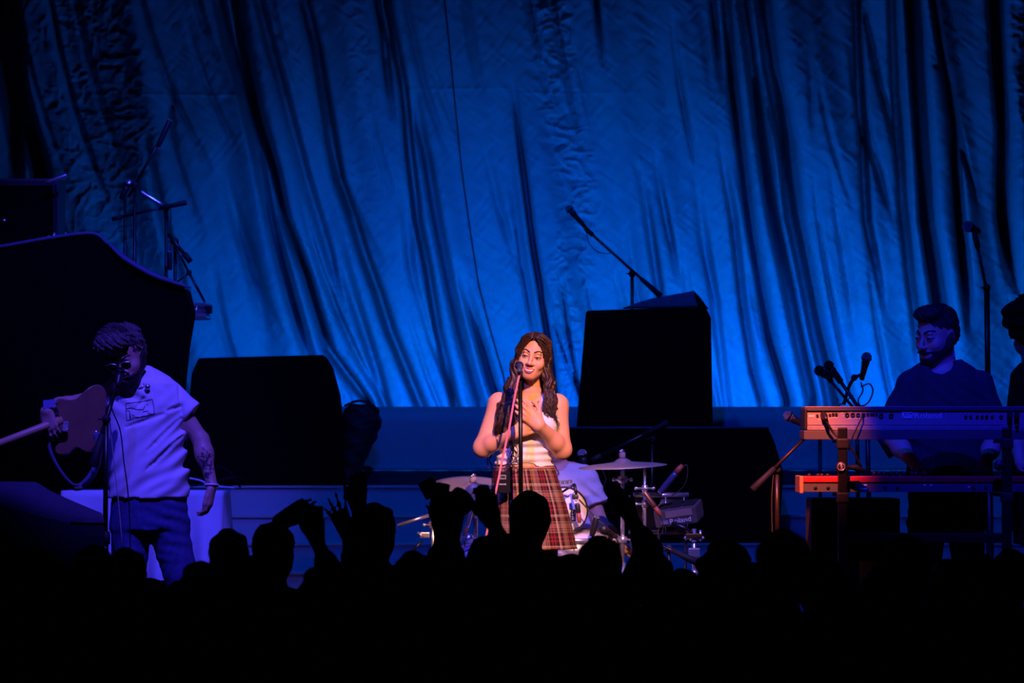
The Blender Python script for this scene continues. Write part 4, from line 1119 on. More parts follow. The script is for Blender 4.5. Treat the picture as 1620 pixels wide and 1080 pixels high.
# covered stack, stage left of the guitarist
out = [(-60, 396), (0, 391), (75, 378), (145, 370), (170, 386), (205, 413), (248, 437), (292, 456), (301, 492), (292, 545), (286, 600), (283, 650), (288, 760), (288, 1040), (-60, 1040)]
st, poly = drape('covered_stack', 'tall black cloth-covered stack behind the bowed guitarist', 'cover', out, 22.5, .42, M_black, 0.0, bev=.012)
hem = [p + Vector((0, -.004, .004)) for p in [W(x, y, 22.5) for x, y in out[:8]]]
tag(MB().tube(smoothpath(hem, 5), .010, 8).build('rolled_hem', mat('lit_edge', (.09, .09, .16), .6), st), 'blue-lit rolled edge')  # light caught by the rolled edge and its fold is put into this blue
tag(MB().tube(smoothpath([W(170, 384, 22.49), W(188, 402, 22.47), W(205, 414, 22.47), W(240, 434, 22.47), W(276, 447, 22.47), W(302, 455, 22.47)], 5), [.004 + .012 * math.sin(PI * i / 25) for i in range(26)], 8).build('hem_fold', mat('lit_edge', (.09, .09, .16), .6), st))
c = W(15, 335, 23.2)
tw = thing('speaker_tower', 'black square-edged cabinet tower behind the covered stack', 'speaker', (c.x, 23.35, 0))
w_ = (W(92, 0, 23.2).x - W(-80, 0, 23.2).x)
MB().box((W(6, 0, 23.2).x, 23.4, W(0, 282, 23.2).z / 2), (w_, .4, W(0, 282, 23.2).z), bev=.012).build('cabinet', M_bplas, tw)
b = MB(); b.box((W(6, 0, 23.2).x, 23.197, W(0, 282, 23.2).z / 2), (w_ - .06, .02, W(0, 282, 23.2).z - .08), bev=.006); b.build('grille', M_black, tw)
MB().lathe(W(7, 349, 23.185), (0, -1, 0), [(.012, 0), (.012, .012), (.007, .018)], 12).build('latch', M_chrome, tw)
# dark sheet over the wedge in the corner, nearer than the guitarist
def wedge():
    d = 18.9
    back = [(-60, 760), (58, 761), (78, 774), (110, 789), (150, 806), (162, 811)]
    front = [(-60, 790), (10, 798), (60, 812), (112, 825), (140, 826), (166, 826)]
    B = [W(x, y, d + .36) for x, y in back]; Fr = [W(x, y, d) for x, y in front]
    base = Vector((W(60, 0, d).x, d + .2, 0))
    r = thing('covered_wedge', 'low dark blue sheet-covered unit before the guitarist', 'cover', base)
    n = len(B); b = MB()
    P = B + Fr + [Vector((p.x, p.y, 0)) for p in Fr] + [Vector((p.x, p.y, 0)) for p in B]
    fs = []
    for i in range(n - 1):
        for a in range(3): fs.append((a * n + i, a * n + i + 1, (a + 1) * n + i + 1, (a + 1) * n + i))
        fs.append((3 * n + i, 3 * n + i + 1, i + 1, i))
    for e in (0, n - 1): fs.append((e, n + e, 2 * n + e, 3 * n + e))
    b.add(P, fs, False); me = b.mesh('sheet', base); bm = bmesh.new(); bm.from_mesh(me)
    bmesh.ops.bevel(bm, geom=bm.edges[:], offset=.012, segments=3, affect='EDGES', profile=.6); bm.to_mesh(me); bm.free()
    link('sheet', me, mat('navy_sheet', (.03, .03, .06), .65, bump=.25, bscale=12), r)
    tag(MB().tube([W(x, y, d - .002) for x, y in front[3:]], .006, 6).build('hem', mat('lit_edge', (.09, .09, .16), .6), r))  # lit front edge, coloured lighter than the sheet itself
wedge()
# table under a white cloth behind the guitarist
def cloth_table():
    d = 21.1; z = CZ - (777 - HOR) * d / F; x0, x1 = W(98, 0, d).x, W(352, 0, d).x; dep = .55
    r = thing('folding_table', 'narrow folding table under the white cloth behind the guitarist', 'table', ((x0 + x1) / 2, d + dep / 2, 0))
    MB().box(((x0 + x1) / 2, d + dep / 2, z - .015), (x1 - x0 - .02, dep, .026), bev=.004).build('tabletop', M_bplas, r)
    for x in (x0 + .05, x1 - .05):
        for y in (d + .05, d + dep - .05): MB().tube([(x, y, z - .02), (x, y, 0)], .014, 8).build('leg', M_bmetal, r)
    n = 150; per = []
    L = [(x0, d), (x1, d), (x1, d + dep), (x0, d + dep)]
    V = []; fs = []; rowsn = 14
    pts = []
    for (ax, ay), (bx, by) in zip(L, L[1:] + L[:1]):
        m_ = 70 if ay == by else 26
        for k in range(m_):
            t = k / m_; pts.append((ax + (bx - ax) * t, ay + (by - ay) * t, (by - ay, ax - bx)))
    n = len(pts)
    for i in range(rowsn):
        h = i / (rowsn - 1)
        for k, (x, y, nn) in enumerate(pts):
            ln = math.hypot(*nn); nx, ny = nn[0] / ln, nn[1] / ln
            s = x * 1.0 + y * 1.3
            o = .006 + h * (.030 * math.sin(s * 27) + .018 * math.sin(s * 53 + 1.2) + .045) - .25 * h * 0
            drop = .44 + .03 * math.sin(s * 5)
            if x > x1 - .16: drop -= .0
            taper = -h * .05 if abs(x - x1) < 1e-6 else 0
            V.append((x + nx * o + taper, y + ny * o, z + .004 - h * drop))
    for i in range(rowsn - 1):
        for k in range(n): fs.append((i * n + k, i * n + (k + 1) % n, (i + 1) * n + (k + 1) % n, (i + 1) * n + k))
    fs.append(tuple(range(n)))
    o = MB().add(V, fs).build('tablecloth', M_linen, None, ((x0 + x1) / 2, d + dep / 2, z - .44))
    tag(o, 'white cloth hanging in folds from the table behind the guitarist', 'tablecloth')
    for i, (p, mm, lb) in enumerate((
        ([(300, 756), (318, 760), (331, 767), (345, 769), (372, 772)], M_print, 'pale cable lying across the white-clothed table'),
        ([(302, 768), (330, 765), (352, 758), (372, 755), (386, 757)], M_cable, 'black coiled cable behind the guitarist’s wrist'.replace('’', "'")),
        ([(296, 764), (310, 767), (330, 766), (350, 768), (368, 767)], M_cable, 'black cable flat along the table edge'),
        ([(343, 735), (356, 741), (366, 748), (372, 756), (380, 770)], M_cable, 'black cable hanging off the covered amplifier onto the table'))):
        q = [W(x, y, d + .12 + .05 * i + .03 * math.sin(k * 2.0)) for k, (x, y) in enumerate(p)]
        if i < 3: q = [Vector((v.x, v.y, max(z + .009, v.z - .0))) for v in q]
        tag(MB().tube(smoothpath(q, 5), .0055, 6).build('cable', mm), lb, 'cable')
cloth_table()
# covered amplifier and bag on the top step
zs = CZ - (768 - HOR) * 24.55 / F + .004
amp, _ = drape('covered_amplifier', 'wide black covered amplifier standing on the top step', 'amplifier', [(298, 640), (303, 590), (314, 566), (512, 561), (524, 580), (536, 625), (544, 700), (543, 772), (296, 772)], 24.56, .30, M_black, zs, bev=.02)
for px in (340, 500):
    MB().box(W(px, 768, 24.70) + Vector((0, 0, .0)), (.05, .05, .012), bev=.003).build('foot', M_rubber, amp)
def bag():
    d = 24.66; r = thing('gig_bag', 'black rounded soft bag beside the covered amplifier', 'bag', W(568, 768, d))
    f = Field(axis((W(525, 0, d).x, W(612, 0, d).x, .006)), axis((d - .15, d + .15, .008)), axis((zs - .03, W(0, 625, d).z, .006)))
    Z = lambda row: CZ - (row - HOR) * d / F
    X = lambda px: W(px, 0, d).x
    f.rows([(Z(639), X(572), d, .07, .05), (Z(646), X(572), d, .105, .09), (Z(665), X(573), d, .118, .11), (Z(690), X(570), d, .105, .11), (Z(715), X(562), d, .085, .10), (Z(745), X(556), d, .06, .08), (Z(767), X(556), d, .055, .07)], .02,
           wrinkle=lambda A, B, C: .004 * np.sin(A * 40 + C * 55) + .002 * np.sin(C * 120 - A * 30))
    link('bag_body', f.mesh('bag_body', wroot(r), 1), mat('bag_nylon', (.006, .006, .008), .7, bump=.3, bscale=30), r)
    MB().tube(smoothpath([W(545, 642, d - .06), W(565, 634, d - .07), W(585, 638, d - .07), W(597, 648, d - .06)], 5), .008, 7).build('handle', M_rubber, r)
    MB().tube(smoothpath([W(550, 668, d - .105), W(572, 676, d - .122), W(598, 668, d - .09)], 5), .003, 5).build('zip', M_bmetal, r)
bag()
# backline in the middle
z3 = CZ - (859 - HOR) * 23.95 / F
bl, _ = drape('backline_cabinet', 'long low black covered cabinet behind the drums', 'speaker', [(880, 677), (1216, 677), (1226, 700), (1240, 748), (1236, 800), (1233, 860), (880, 860)], 23.96, .27, M_black, z3 + .003, bev=.012)
tag(MB().tube([W(886, 676.5, 23.955), W(1216, 676.5, 23.955)], .007, 6).build('edge_highlight', mat('lit_edge', (.09, .09, .16), .6), bl))  # highlight along the cabinet's top edge, painted as a lighter strip
z2 = CZ - (815 - HOR) * 24.25 / F
tb, _ = drape('tall_cabinet', 'tall tapered black cabinet standing behind the low one', 'speaker', [(906, 820), (913, 675), (928, 491), (1116, 485), (1125, 502), (1128, 675), (1129, 820)], 24.27, .26, M_black, z2 + .003, bev=.012)
def sheet():
    d = 24.3; r = thing('blue_sheet', 'folded blue sheet lying on top of the tall black cabinet', 'cloth', W(1050, 486, d + .1))
    f = [W(985, 487, d), W(1010, 478, d), W(1030, 472, d), W(1096, 460, d), W(1104, 470, d), W(1112, 485, d)]
    b = MB().prism(f, (0, .2, 0)); me = b.mesh('sheet', wroot(r)); bm = bmesh.new(); bm.from_mesh(me); bmesh.ops.bevel(bm, geom=bm.edges[:], offset=.006, segments=2, affect='EDGES'); bm.to_mesh(me); bm.free()
    link('folded_cloth', me, M_bluecloth, r)
    MB().prism([W(1097, 459, d - .004), W(1106, 468, d - .004), W(1121, 488, d - .004), W(1104, 486, d - .004)], (0, .21, 0)).build('dark_flap', M_black, r)
sheet()

# ------------------------------------------------------------------ microphones and stands
def mic(label, head, tail, r=.025, m=M_bplas, gm=M_grille, ring=M_bmetal, plug=None, foam=False):
    h = Vector(head); t = Vector(tail); d = (t - h).normalized(); L = (t - h).length
    root = thing('microphone', label, 'microphone', h)
    b = MB().lathe(h - d * r * .0, d, [(r * math.sin(PI * (1 - k / 12)) if k else .0004, -r * math.cos(PI * k / 12) if False else -r + 2 * r * (1 - math.cos(PI * k / 12)) / 2) for k in range(11)], 18)
    b.build('grille', M_rubber if foam else gm, root)
    MB().lathe(h + d * r * .25, d, [(r * 1.03, -.004), (r * 1.05, 0), (r * 1.03, .005)], 18).build('grille_ring', ring, root)
    MB().lathe(h + d * r * .8, d, [(r * .78, 0), (r * .80, .012), (r * .66, .03), (r * .56, L * .55), (r * .46, max(L - r, .05))], 16).build('handle', m, root)
    if plug: MB().lathe(h + d * (L - .012), d, [(r * .40, 0), (r * .42, .02), (r * .34, .05), (r * .2, .065)], 12).build('plug', plug, root)
    return root
def pencil_mic(label, a, b_, r=.011, m=M_bplas, plug=None):
    a = Vector(a); b_ = Vector(b_); d = (b_ - a).normalized(); L = (b_ - a).length
    root = thing('microphone', label, 'microphone', a)
    MB().lathe(a, d, [(r * .9, 0), (r, .004), (r, L * .85), (r * .8, L)], 12).build('body', m, root)
    MB().lathe(a - d * .001, d, [(r * .7, -.004), (r * .95, 0), (r * .95, .01)], 12).build('grille', M_grille, root)
    if plug: MB().lathe(b_, d, [(r * .85, -.004), (r * .95, .02), (r * .6, .05)], 12).build('plug', plug, root)
    return root
def stand(label, foot, top, boom=None, r=.0095, m=M_bmetal, tripod=True, disc=.14, clutch=None, weight=True, thick=None, br=None, collar=None):
    foot = Vector(foot); top = Vector(top); d = (top - foot).normalized()
    root = thing('microphone_stand', label, 'stand', foot)
    L = (top - foot).length
    lower = foot.lerp(top, .55)
    MB().tube([foot + d * .02, lower], r * 1.35, 10).build('pole', m, root)
    MB().tube([lower, top], r, 10).build('pole', m, root)
    MB().lathe(lower, d, [(r * 1.9, -.03), (r * 2.0, 0), (r * 1.8, .03)], 12).build('clutch', M_rubber if collar is None else collar, root)
    if tripod:
        for k in range(3):
            a = 2 * PI * k / 3 + .4
            MB().tube([foot + Vector((0, 0, .10)), foot + Vector((.26 * math.cos(a), .26 * math.sin(a), .012))], .008, 7).build('leg', m, root)
    else:
        MB().lathe(foot, (0, 0, 1), [(disc * .97, 0), (disc, .006), (disc * .97, .014), (.03, .026), (.018, .04)], 28).build('base', m, root)
    if boom:
        a, b_ = Vector(boom[0]), Vector(boom[1]); bd = (b_ - a).normalized(); bL = (b_ - a).length; q = br or .0075
        bm_ = MB().tube([a, b_], q, 8).build('boom', m, root)
        c = top
        MB().lathe(c - Vector((0, .022, 0)), (0, 1, 0), [(.006, 0), (.020, .003), (.022, .02), (.020, .04), (.006, .043)], 14).build('clutch', M_rubber, root)
        MB().tube([c + Vector((0, -.02, 0)), c + Vector((-.035, -.03, .0))], .004, 6).build('knob', M_rubber, root)
        if weight: MB().tube([b_ - bd * .16, b_ - bd * .005, b_], [q * 1.5, q * 2.3, q * 1.9], 10).build('counterweight', M_rubber, root)
        MB().tube([a - bd * .01, a + bd * .05], q * 1.7, 8).build('clip', M_rubber, root)
    return root
def wire(label, pts, r=.0032, m=M_cable, name='cable'):
    return tag(MB().tube(smoothpath(pts, 6), r, 6).build(name, m), label, 'cable')
FZ = lambda x, d: Vector((x, d, 0))

# on the left, behind the covered stack
d = 23.16
stand('boom stand with its arm raised steeply behind the covered stack', FZ(W(213, 0, d).x, d), W(213, 292, d), (W(262, 206, d - .03), W(203, 312, d)), br=.008, weight=False, tripod=False, disc=.08)
pencil_mic('slim black microphone at the top of the steep boom', W(269, 190, d - .03), W(250, 232, d - .03), .016)
d = 23.50
stand('straight stand close beside the steep boom stand', FZ(W(198, 0, d).x, d - .0), W(198, 305, d), None, tripod=False, disc=.08)
mic('round-headed microphone on the straight stand', W(204, 291, d), W(190, 316, d), .027, gm=M_chrome)
d = 23.34
stand('boom stand with a level arm behind the covered stack', FZ(W(263, 0, d).x, d), W(263, 328, d), (W(180, 346, d - .03), W(295, 320, d - .03)), br=.007, tripod=False, disc=.08)
pencil_mic('silver stick microphone above the level boom', W(222, 303, d - .02), W(258, 325, d - .02), .013, M_chrome)
wire('thin cable hanging beside the level boom stand', [W(270, 328, d), W(270.5, 350, d), W(270, 385, d), W(268, 420, d + .02)], .0028)
d = 23.18
stand('low stand with a short slanted arm at the stack corner', FZ(W(277, 0, d).x, d - .06), W(277, 382, d - .06), (W(300, 412, d - .09), W(266, 370, d - .09)), br=.010, weight=False, tripod=False, disc=.08)
pencil_mic('black stick microphone hanging from the low stand', W(268, 398, d - .1), W(269, 427, d - .1), .013)
arm = thing('jointed_boom', 'thin jointed arm reaching down to the small drum', 'arm', W(276, 386, d - .12))
MB().tube([W(276, 386, d - .12), W(299, 431, d - .12)], .007, 7).build('upper_arm', M_bmetal, arm); MB().tube([W(299, 431, d - .12), W(324, 478, d - .12)], .008, 7).build('lower_arm', M_bmetal, arm)
MB().ball(W(299, 431, d - .12), .016, 8).build('joint', M_rubber, arm); MB().tube([W(280, 446, d - .12), W(298, 433, d - .12)], .006, 7).build('brace', M_bmetal, arm)
MB().box(W(329, 489, d - .12), (.05, .05, .05), bev=.008).build('clamp', M_bmetal, arm)
def drum(label, c, axis_, r, h, shell, lugs=8, head=M_dhead, hoop=M_chrome, cat='drum', name='drum'):
    c = Vector(c); a = Vector(axis_).normalized(); root = thing(name, label, cat, c)
    MB().lathe(c, a, [(r, -h / 2), (r, h / 2)], 40).build('shell', shell, root)
    for s in (-1, 1):
        MB().lathe(c + a * s * h / 2, a * s, [(r * .98, .0), (r * .975, .004), (.001, .006)], 40).build('drum_head', head, root)
        ring = MB(); ring.lathe(c + a * s * (h / 2 - .004), a, [(r * 1.0, -.010), (r * 1.05, -.010), (r * 1.06, 0), (r * 1.05, .012), (r * .99, .014)], 40, cap=False); ring.build('hoop', hoop, root)
    u = a.orthogonal().normalized(); w2 = a.cross(u)
    for k in range(lugs):
        t = 2 * PI * k / lugs + .2; q = c + (u * math.cos(t) + w2 * math.sin(t)) * (r * 1.03)
        MB().tube([q - a * h * .46, q + a * h * .46], .0045, 6).build('tension_rod', M_chrome, root)
    return root
sn = drum('small snare drum hung off the corner of the covered stack', W(284, 493, d - .08), (0, 0, 1), .165, .075, M_chrome, 10)
wire('cable dropping from the small snare drum', [W(309, 500, d - .1), W(304, 508, d - .1), W(300, 520, d - .1), W(296, 545, d - .06)], .003)
d = 22.85
stand('thin stand before the cabinet tower', FZ(W(88, 0, d).x, d + .24), W(88, 292, d + .24), None, r=.006, tripod=False, disc=.07)
pencil_mic('gleaming slim microphone beside the cabinet tower', W(105, 277, d + .22), W(73, 289, d + .22), .012, M_chrome)
for i, (x, y) in enumerate(((74, 379), (84, 374), (103, 372))):
    r_ = thing('clip', ['blue-lit metal clip lying on the stack edge', 'small metal clip next along the stack edge', 'small upright metal clip near the stack peak'][i], 'clip', W(x, y, 22.6))
    MB().tube([W(x, y + 2, 22.52), W(x + 3 - i, y - 4, 22.52)], .011 - .003 * i, 8).build('jaw', M_chrome, r_); MB().ball(W(x + 3 - i, y - 4, 22.52), .011 - .003 * i, 8).build('spring', M_chrome, r_)

# singer's straight stand with the pink cable
d = 19.66
stand('straight black microphone stand before the singer', FZ(W(826, 0, d).x, d), W(823, 598, d), None, r=.0105, tripod=False)
mic('dark microphone at the singer\'s cheek', W(821.5, 578, d + .01), W(822, 587, d - .14), .020, gm=mat('mic_grille_dark', (.12, .12, .2), .35, .9, var=.3, scale=400, bump=.8, bscale=700), m=mat('mic_blue', (.05, .06, .12), .3))
cl = thing('microphone_clip', 'small black clip under the singer\'s microphone', 'clip', W(823, 597, d))
MB().tube([W(823, 600, d), W(823, 588, d - .03)], .012, 8).build('holder', M_rubber, cl)
wire('bright pink cable hanging from the singer\'s microphone', [W(822.5, 589, d - .105), W(819, 605, d - .11), W(812, 640, d - .10), W(805, 680, d - .09), W(795, 725, d - .09), W(787, 765, d - .10), W(776, 815, d - .12), W(768, 855, d - .14), W(764, 900, d - .12), W(770, 980, d - .05), W(785, 1060, d + .0)], .0058, M_pink)
bp = thing('bodypack', 'black radio pack clipped to the plaid skirt', 'transmitter', W(797, 780, 19.83))
c = W(797, 763, 19.832)
MB().box(c, (.062, .022, .102), bev=.006).build('case', mat('pack_black', (.006, .006, .007), .75, spec=.15), bp)
MB().box(c + Vector((-.004, -.0115, .026)), (.030, .003, .022), bev=.001).build('display', mat('pack_display', (.25, .24, .26), .4), bp)
MB().box(c + Vector((-.004, -.0135, .027)), (.022, .003, .010), bev=.001).build('display_window', M_ink, bp)
text('lettering', 'SHURE', c + Vector((-.022, -.0125, -.012)), .008, M_print, bp)
MB().tube(smoothpath([c + Vector((.018, 0, .05)), c + Vector((.02, .0, .075)), W(807, 728, 19.86), W(812, 712, 19.87)], 5), .0028, 6).build('antenna', M_cable, bp)
MB().tube([c + Vector((-.02, 0, .05)), c + Vector((-.02, 0, .066))], .006, 8).build('socket', M_chrome, bp)
wire('thin dark earpiece lead over the white tank top', [W(797, 742, 19.84), W(812, 731, 19.845), W(823, 728, 19.85), W(822, 737, 19.845), W(812, 738, 19.84), W(806, 722, 19.85), W(812, 705, 19.86)], .0022)

# guitarist's stand, boom and cable
d = 19.42
stand('black boom stand in front of the guitarist', FZ(W(165, 0, d).x, d), W(168, 663, d), (W(184, 610, d + .02), W(147, 738, d - .02)), r=.012, br=.0105, tripod=False, disc=.10)
mic('dark microphone at the guitarist\'s chin', W(190, 588, d + .05), W(185, 612, d + .0), .023, gm=mat('mic_grille_black', (.04, .04, .05), .25, .9, bump=.6, bscale=600))
wire('black microphone cable hanging before the guitarist', [W(186, 603, d), W(176, 640, d - .02), W(190, 680, d - .03), W(196, 730, d - .03), W(203, 785, d - .03), W(206, 860, d - .03), W(204, 960, d - .02), W(190, 1050, d)], .0034)
wire('thin blue-lit cord falling down the guitarist\'s jeans', [W(174, 668, d + .14), W(180, 730, d + .15), W(187, 790, d + .16), W(193, 860, d + .16), W(198, 960, d + .16), W(200, 1060, d + .12)], .0026, mat('grey_cord', (.35, .35, .4), .5))

# guitar slung out to the side, its back towards us
def guitar():
    d = 19.60
    out = [(87.5,633),(94,630),(105.5,632),(119.5,630.5),(130.5,621),(144,610.5),(155.5,608),(164,614),(168,625),(166.6,641.6),(164,661),(155.5,691.6),(147,711),(139,715),(130.5,712.5),(122,708),(114,711),(108,718),(97,720),(89,718),(86.6,709.7),(91.6,703),(103,700),(107,694),(105.5,683),(94.5,680),(91.6,664),(91.6,650),(88,641.6)]
    out = [tuple(v) for v in [(p.x, p.y) for p in smoothpath([(x, y, 0) for x, y in out] + [(out[0][0], out[0][1], 0)], 3)][:-1]]
    Y = lambda px: d - .0016 * (128 - px)
    root = thing('electric_guitar', 'brown electric guitar slung out sideways with its back showing', 'guitar', W(128, 720, d))
    n = len(out); b = MB()
    v = [W(x, y, Y(x)) for x, y in out]; t = Vector((0, .044, 0))
    cx_ = sum(p.x for p in v) / n; cz_ = sum(p.z for p in v) / n
    sh = lambda p, k, dy: Vector((cx_ + (p.x - cx_) * k, p.y + dy, cz_ + (p.z - cz_) * k))
    rings = [[sh(p, .955, 0) for p in v], [sh(p, .99, .004) for p in v], [sh(p, 1, .012) for p in v], [sh(p, 1, .034) for p in v], [sh(p, .99, .041) for p in v], [sh(p, .955, .045) for p in v]]
    V = sum(rings, []); fs = []
    for a in range(5):
        for i in range(n): fs.append((a * n + i, a * n + (i + 1) % n, (a + 1) * n + (i + 1) % n, (a + 1) * n + i))
    fs += [tuple(range(n)), tuple(range(5 * n, 6 * n))]
    b.add(V, fs, False); o = b.build('body', M_gtr, root)
    nk = MB(); a0 = W(97, 664, Y(97) + .012); a1 = W(-70, 727, Y(-70) + .012)
    nk.tube([a0, a0.lerp(a1, .12), a1], [.022, .0195, .016], 12); nk.build('neck', M_maple, root)
    dn = (a1 - a0).normalized()
    MB().box(a0.lerp(a1, .5) + Vector((0, .02, 0)), ((a1 - a0).length, .006, .040), Euler((0, -math.atan2(dn.z, -dn.x) * -1, 0)).to_matrix() if False else Matrix(((-dn.x, -dn.y * 0, dn.z), (-dn.y, 1, 0), (-dn.z, 0, -dn.x))), bev=.001).build('fingerboard', M_case, root)
    pc = W(101, 674, Y(101) - .002)
    pl = MB().box(pc, (.042, .004, .046), Euler((0, math.radians(6), 0)).to_matrix(), bev=.0015).build('neck_plate', mat('nickel_plate', (.55, .50, .52), .35, .4), root)
    for sx in (-1, 1):
        for sz in (-1, 1): MB().lathe(pc + Vector((sx * .014, -.0015, sz * .016)), (0, -1, 0), [(.0042, 0), (.0042, .0012), (.002, .0022)], 10).build('screw', M_chrome, pl)
    MB().tube([W(92, 635, Y(92)), W(82, 638, Y(82) - .005)], .007, 8).build('strap_button', M_chrome, root)
    MB().tube([W(152, 683, Y(152) - .004), W(152, 684, Y(152) - .022)], [.009, .010], 10).build('strap_button', M_chrome, root)
    # strap ribbon
    def ribbon(pts, w, th=.003):
        P = smoothpath(pts, 6); V = []; fs = []
        for i, p in enumerate(P):
            t = (P[min(i + 1, len(P) - 1)] - P[max(i - 1, 0)]).normalized(); s = Vector((t.z, 0, -t.x)).normalized() * .6 + Vector((0, .8, 0)); s.normalize(); q = t.cross(s).normalized()
            for a, c2 in ((-1, -1), (1, -1), (1, 1), (-1, 1)): V.append(p + s * w / 2 * a + q * th / 2 * c2)
        for i in range(len(P) - 1):
            for k in range(4): fs.append((4 * i + k, 4 * i + (k + 1) % 4, 4 * i + 4 + (k + 1) % 4, 4 * i + 4 + k))
        fs += [(0, 1, 2, 3), tuple(4 * (len(P) - 1) + k for k in (3, 2, 1, 0))]
        return MB().add(V, fs)
    sp = ribbon([W(86, 636, d - .07), W(77, 640, d - .07), W(70, 645, d - .04), W(72, 680, d - .03), W(78, 715, d - .03), W(93, 745, d - .03), W(112, 767, d - .03), W(126, 770, d - .03), W(142, 756, d - .02), W(153, 735, d - .01), W(157, 705, d + .0), W(153, 684, d - .012)], .05).build('strap', M_strap, root)
    MB().prism([W(68, 633, d - .10), W(86, 631, d - .10), W(87, 643, d - .10), W(69, 647, d - .10)], (0, .006, 0)).build('strap_end', mat('strap_end', (.16, .18, .4), .6), root)
    MB().box(W(124, 769, d - .035), (.035, .02, .022), bev=.003).build('buckle', M_chrome, sp)
guitar()

# boom over the tall cabinet
d = 24.70
zb = CZ - (768 - HOR) * 24.55 / F + .002
stand('boom stand rising behind the tall black cabinet', Vector((W(1000, 0, d).x, d - .02, zb)), W(1000, 433, d), (W(928, 363, d - .04), W(1046, 469, d - .04)), r=.011, br=.0085, tripod=False, disc=.09)
mic('microphone on the slanting boom over the tall cabinet', W(901, 331, d - .05), W(928, 362, d - .05), .024)
wire('thin cable looping under the slanting boom', [W(927, 364, d - .05), W(932, 384, d - .05), W(945, 398, d - .05), W(960, 401, d - .05), W(967, 400, d - .045)], .003)

# stand at the far right
d = 22.6
stand('tall upright stand behind the keyboard player', FZ(W(1568, 0, d).x, d + .0), W(1561, 455, d), (W(1544, 378, d), W(1564, 475, d)), r=.016, br=.009, weight=False)
mic('microphone pointing sideways on the tall upright stand', W(1531, 358, d), W(1549, 366, d + .10), .030)
cl = thing('microphone_clip', 'black clip between the tall stand and its microphone', 'clip', W(1544, 380, d))
MB().tube([W(1541, 362, d + .02), W(1543, 376, d), W(1544, 382, d)], [.014, .016, .012], 8).build('holder', M_rubber, cl)

# microphones above the keyboards
d = 21.75
stand('boom stand slanting steeply behind the keyboards', FZ(W(1379, 0, d).x, d), W(1372, 664, d), (W(1322, 592, d - .03), W(1412, 722, d - .03)), br=.010, r=.013, tripod=False, disc=.1)
mic('black microphone on the steep boom above the keyboards', W(1311, 578, d - .03), W(1328, 602, d - .03), .027, gm=mat('mic_grille_black', (.04, .04, .05), .25, .9))
stand('second boom stand crossing behind the keyboards', FZ(W(1297, 0, d).x, d - .12), W(1297, 694, d - .12), None, r=.010, tripod=False, disc=.1)
stand('boom stand holding the outermost dark microphone', FZ(W(1368, 0, d).x, d + .34), W(1356, 652, d + .34), (W(1306, 592, d + .30), W(1376, 676, d + .30)), br=.008, r=.011, weight=False, tripod=False, disc=.1)
mic('outermost dark microphone above the keyboards', W(1296, 586, d + .30), W(1318, 600, d + .30), .028, gm=mat('mic_grille_black', (.04, .04, .05), .25, .9))
mic('violet-lit microphone standing up above the keyboards', W(1371, 565, d - .06), W(1363, 602, d - .02), .027)
ar = thing('gooseneck_holder', 'short bent arm under the violet-lit microphone', 'arm', W(1340, 640, d))
MB().tube(smoothpath([W(1335, 640, d), W(1343, 612, d), W(1352, 598, d - .02), W(1364, 592, d - .03)], 5), .009, 8).build('gooseneck', M_bmetal, ar); MB().lathe(W(1352, 597, d - .04), (0, 1, 0), [(.016, 0), (.018, .02), (.016, .04)], 12).build('joint', M_rubber, ar)
wire('black cable looping from the violet-lit microphone', [W(1362, 604, d - .02), W(1365, 618, d - .02), W(1358, 632, d), W(1362, 642, d + .02), W(1374, 636, d + .02), W(1381, 618, d + .03), W(1375, 607, d + .04), W(1362, 612, d + .05)], .0042)
wire('black cable dipping behind the silver keyboard', [W(1350, 625, d), W(1338, 634, d), W(1322, 645, d), W(1312, 655, d), W(1306, 690, d)], .0036)
d = 21.1
stand('boom stand with a brass collar beside the keyboards', FZ(W(1231, 0, d).x, d), W(1229, 742, d), (W(1286, 680, d - .03), W(1190, 775, d - .03)), r=.0125, br=.009, collar=M_gold, tripod=False, disc=.11, m=mat('bronze_pole', (.03, .022, .016), .35, .4))
mic('violet-headed microphone poking out past the keyboard end', W(1247, 658, d - .03), W(1288, 681, d - .03), .027)
wire('thin cable down the brass-collared stand', [W(1224, 745, d - .02), W(1221, 790, d - .03), W(1222, 850, d - .03), W(1224, 930, d - .02), W(1230, 1030, d)], .003, mat('bronze_cable', (.05, .03, .02), .5))

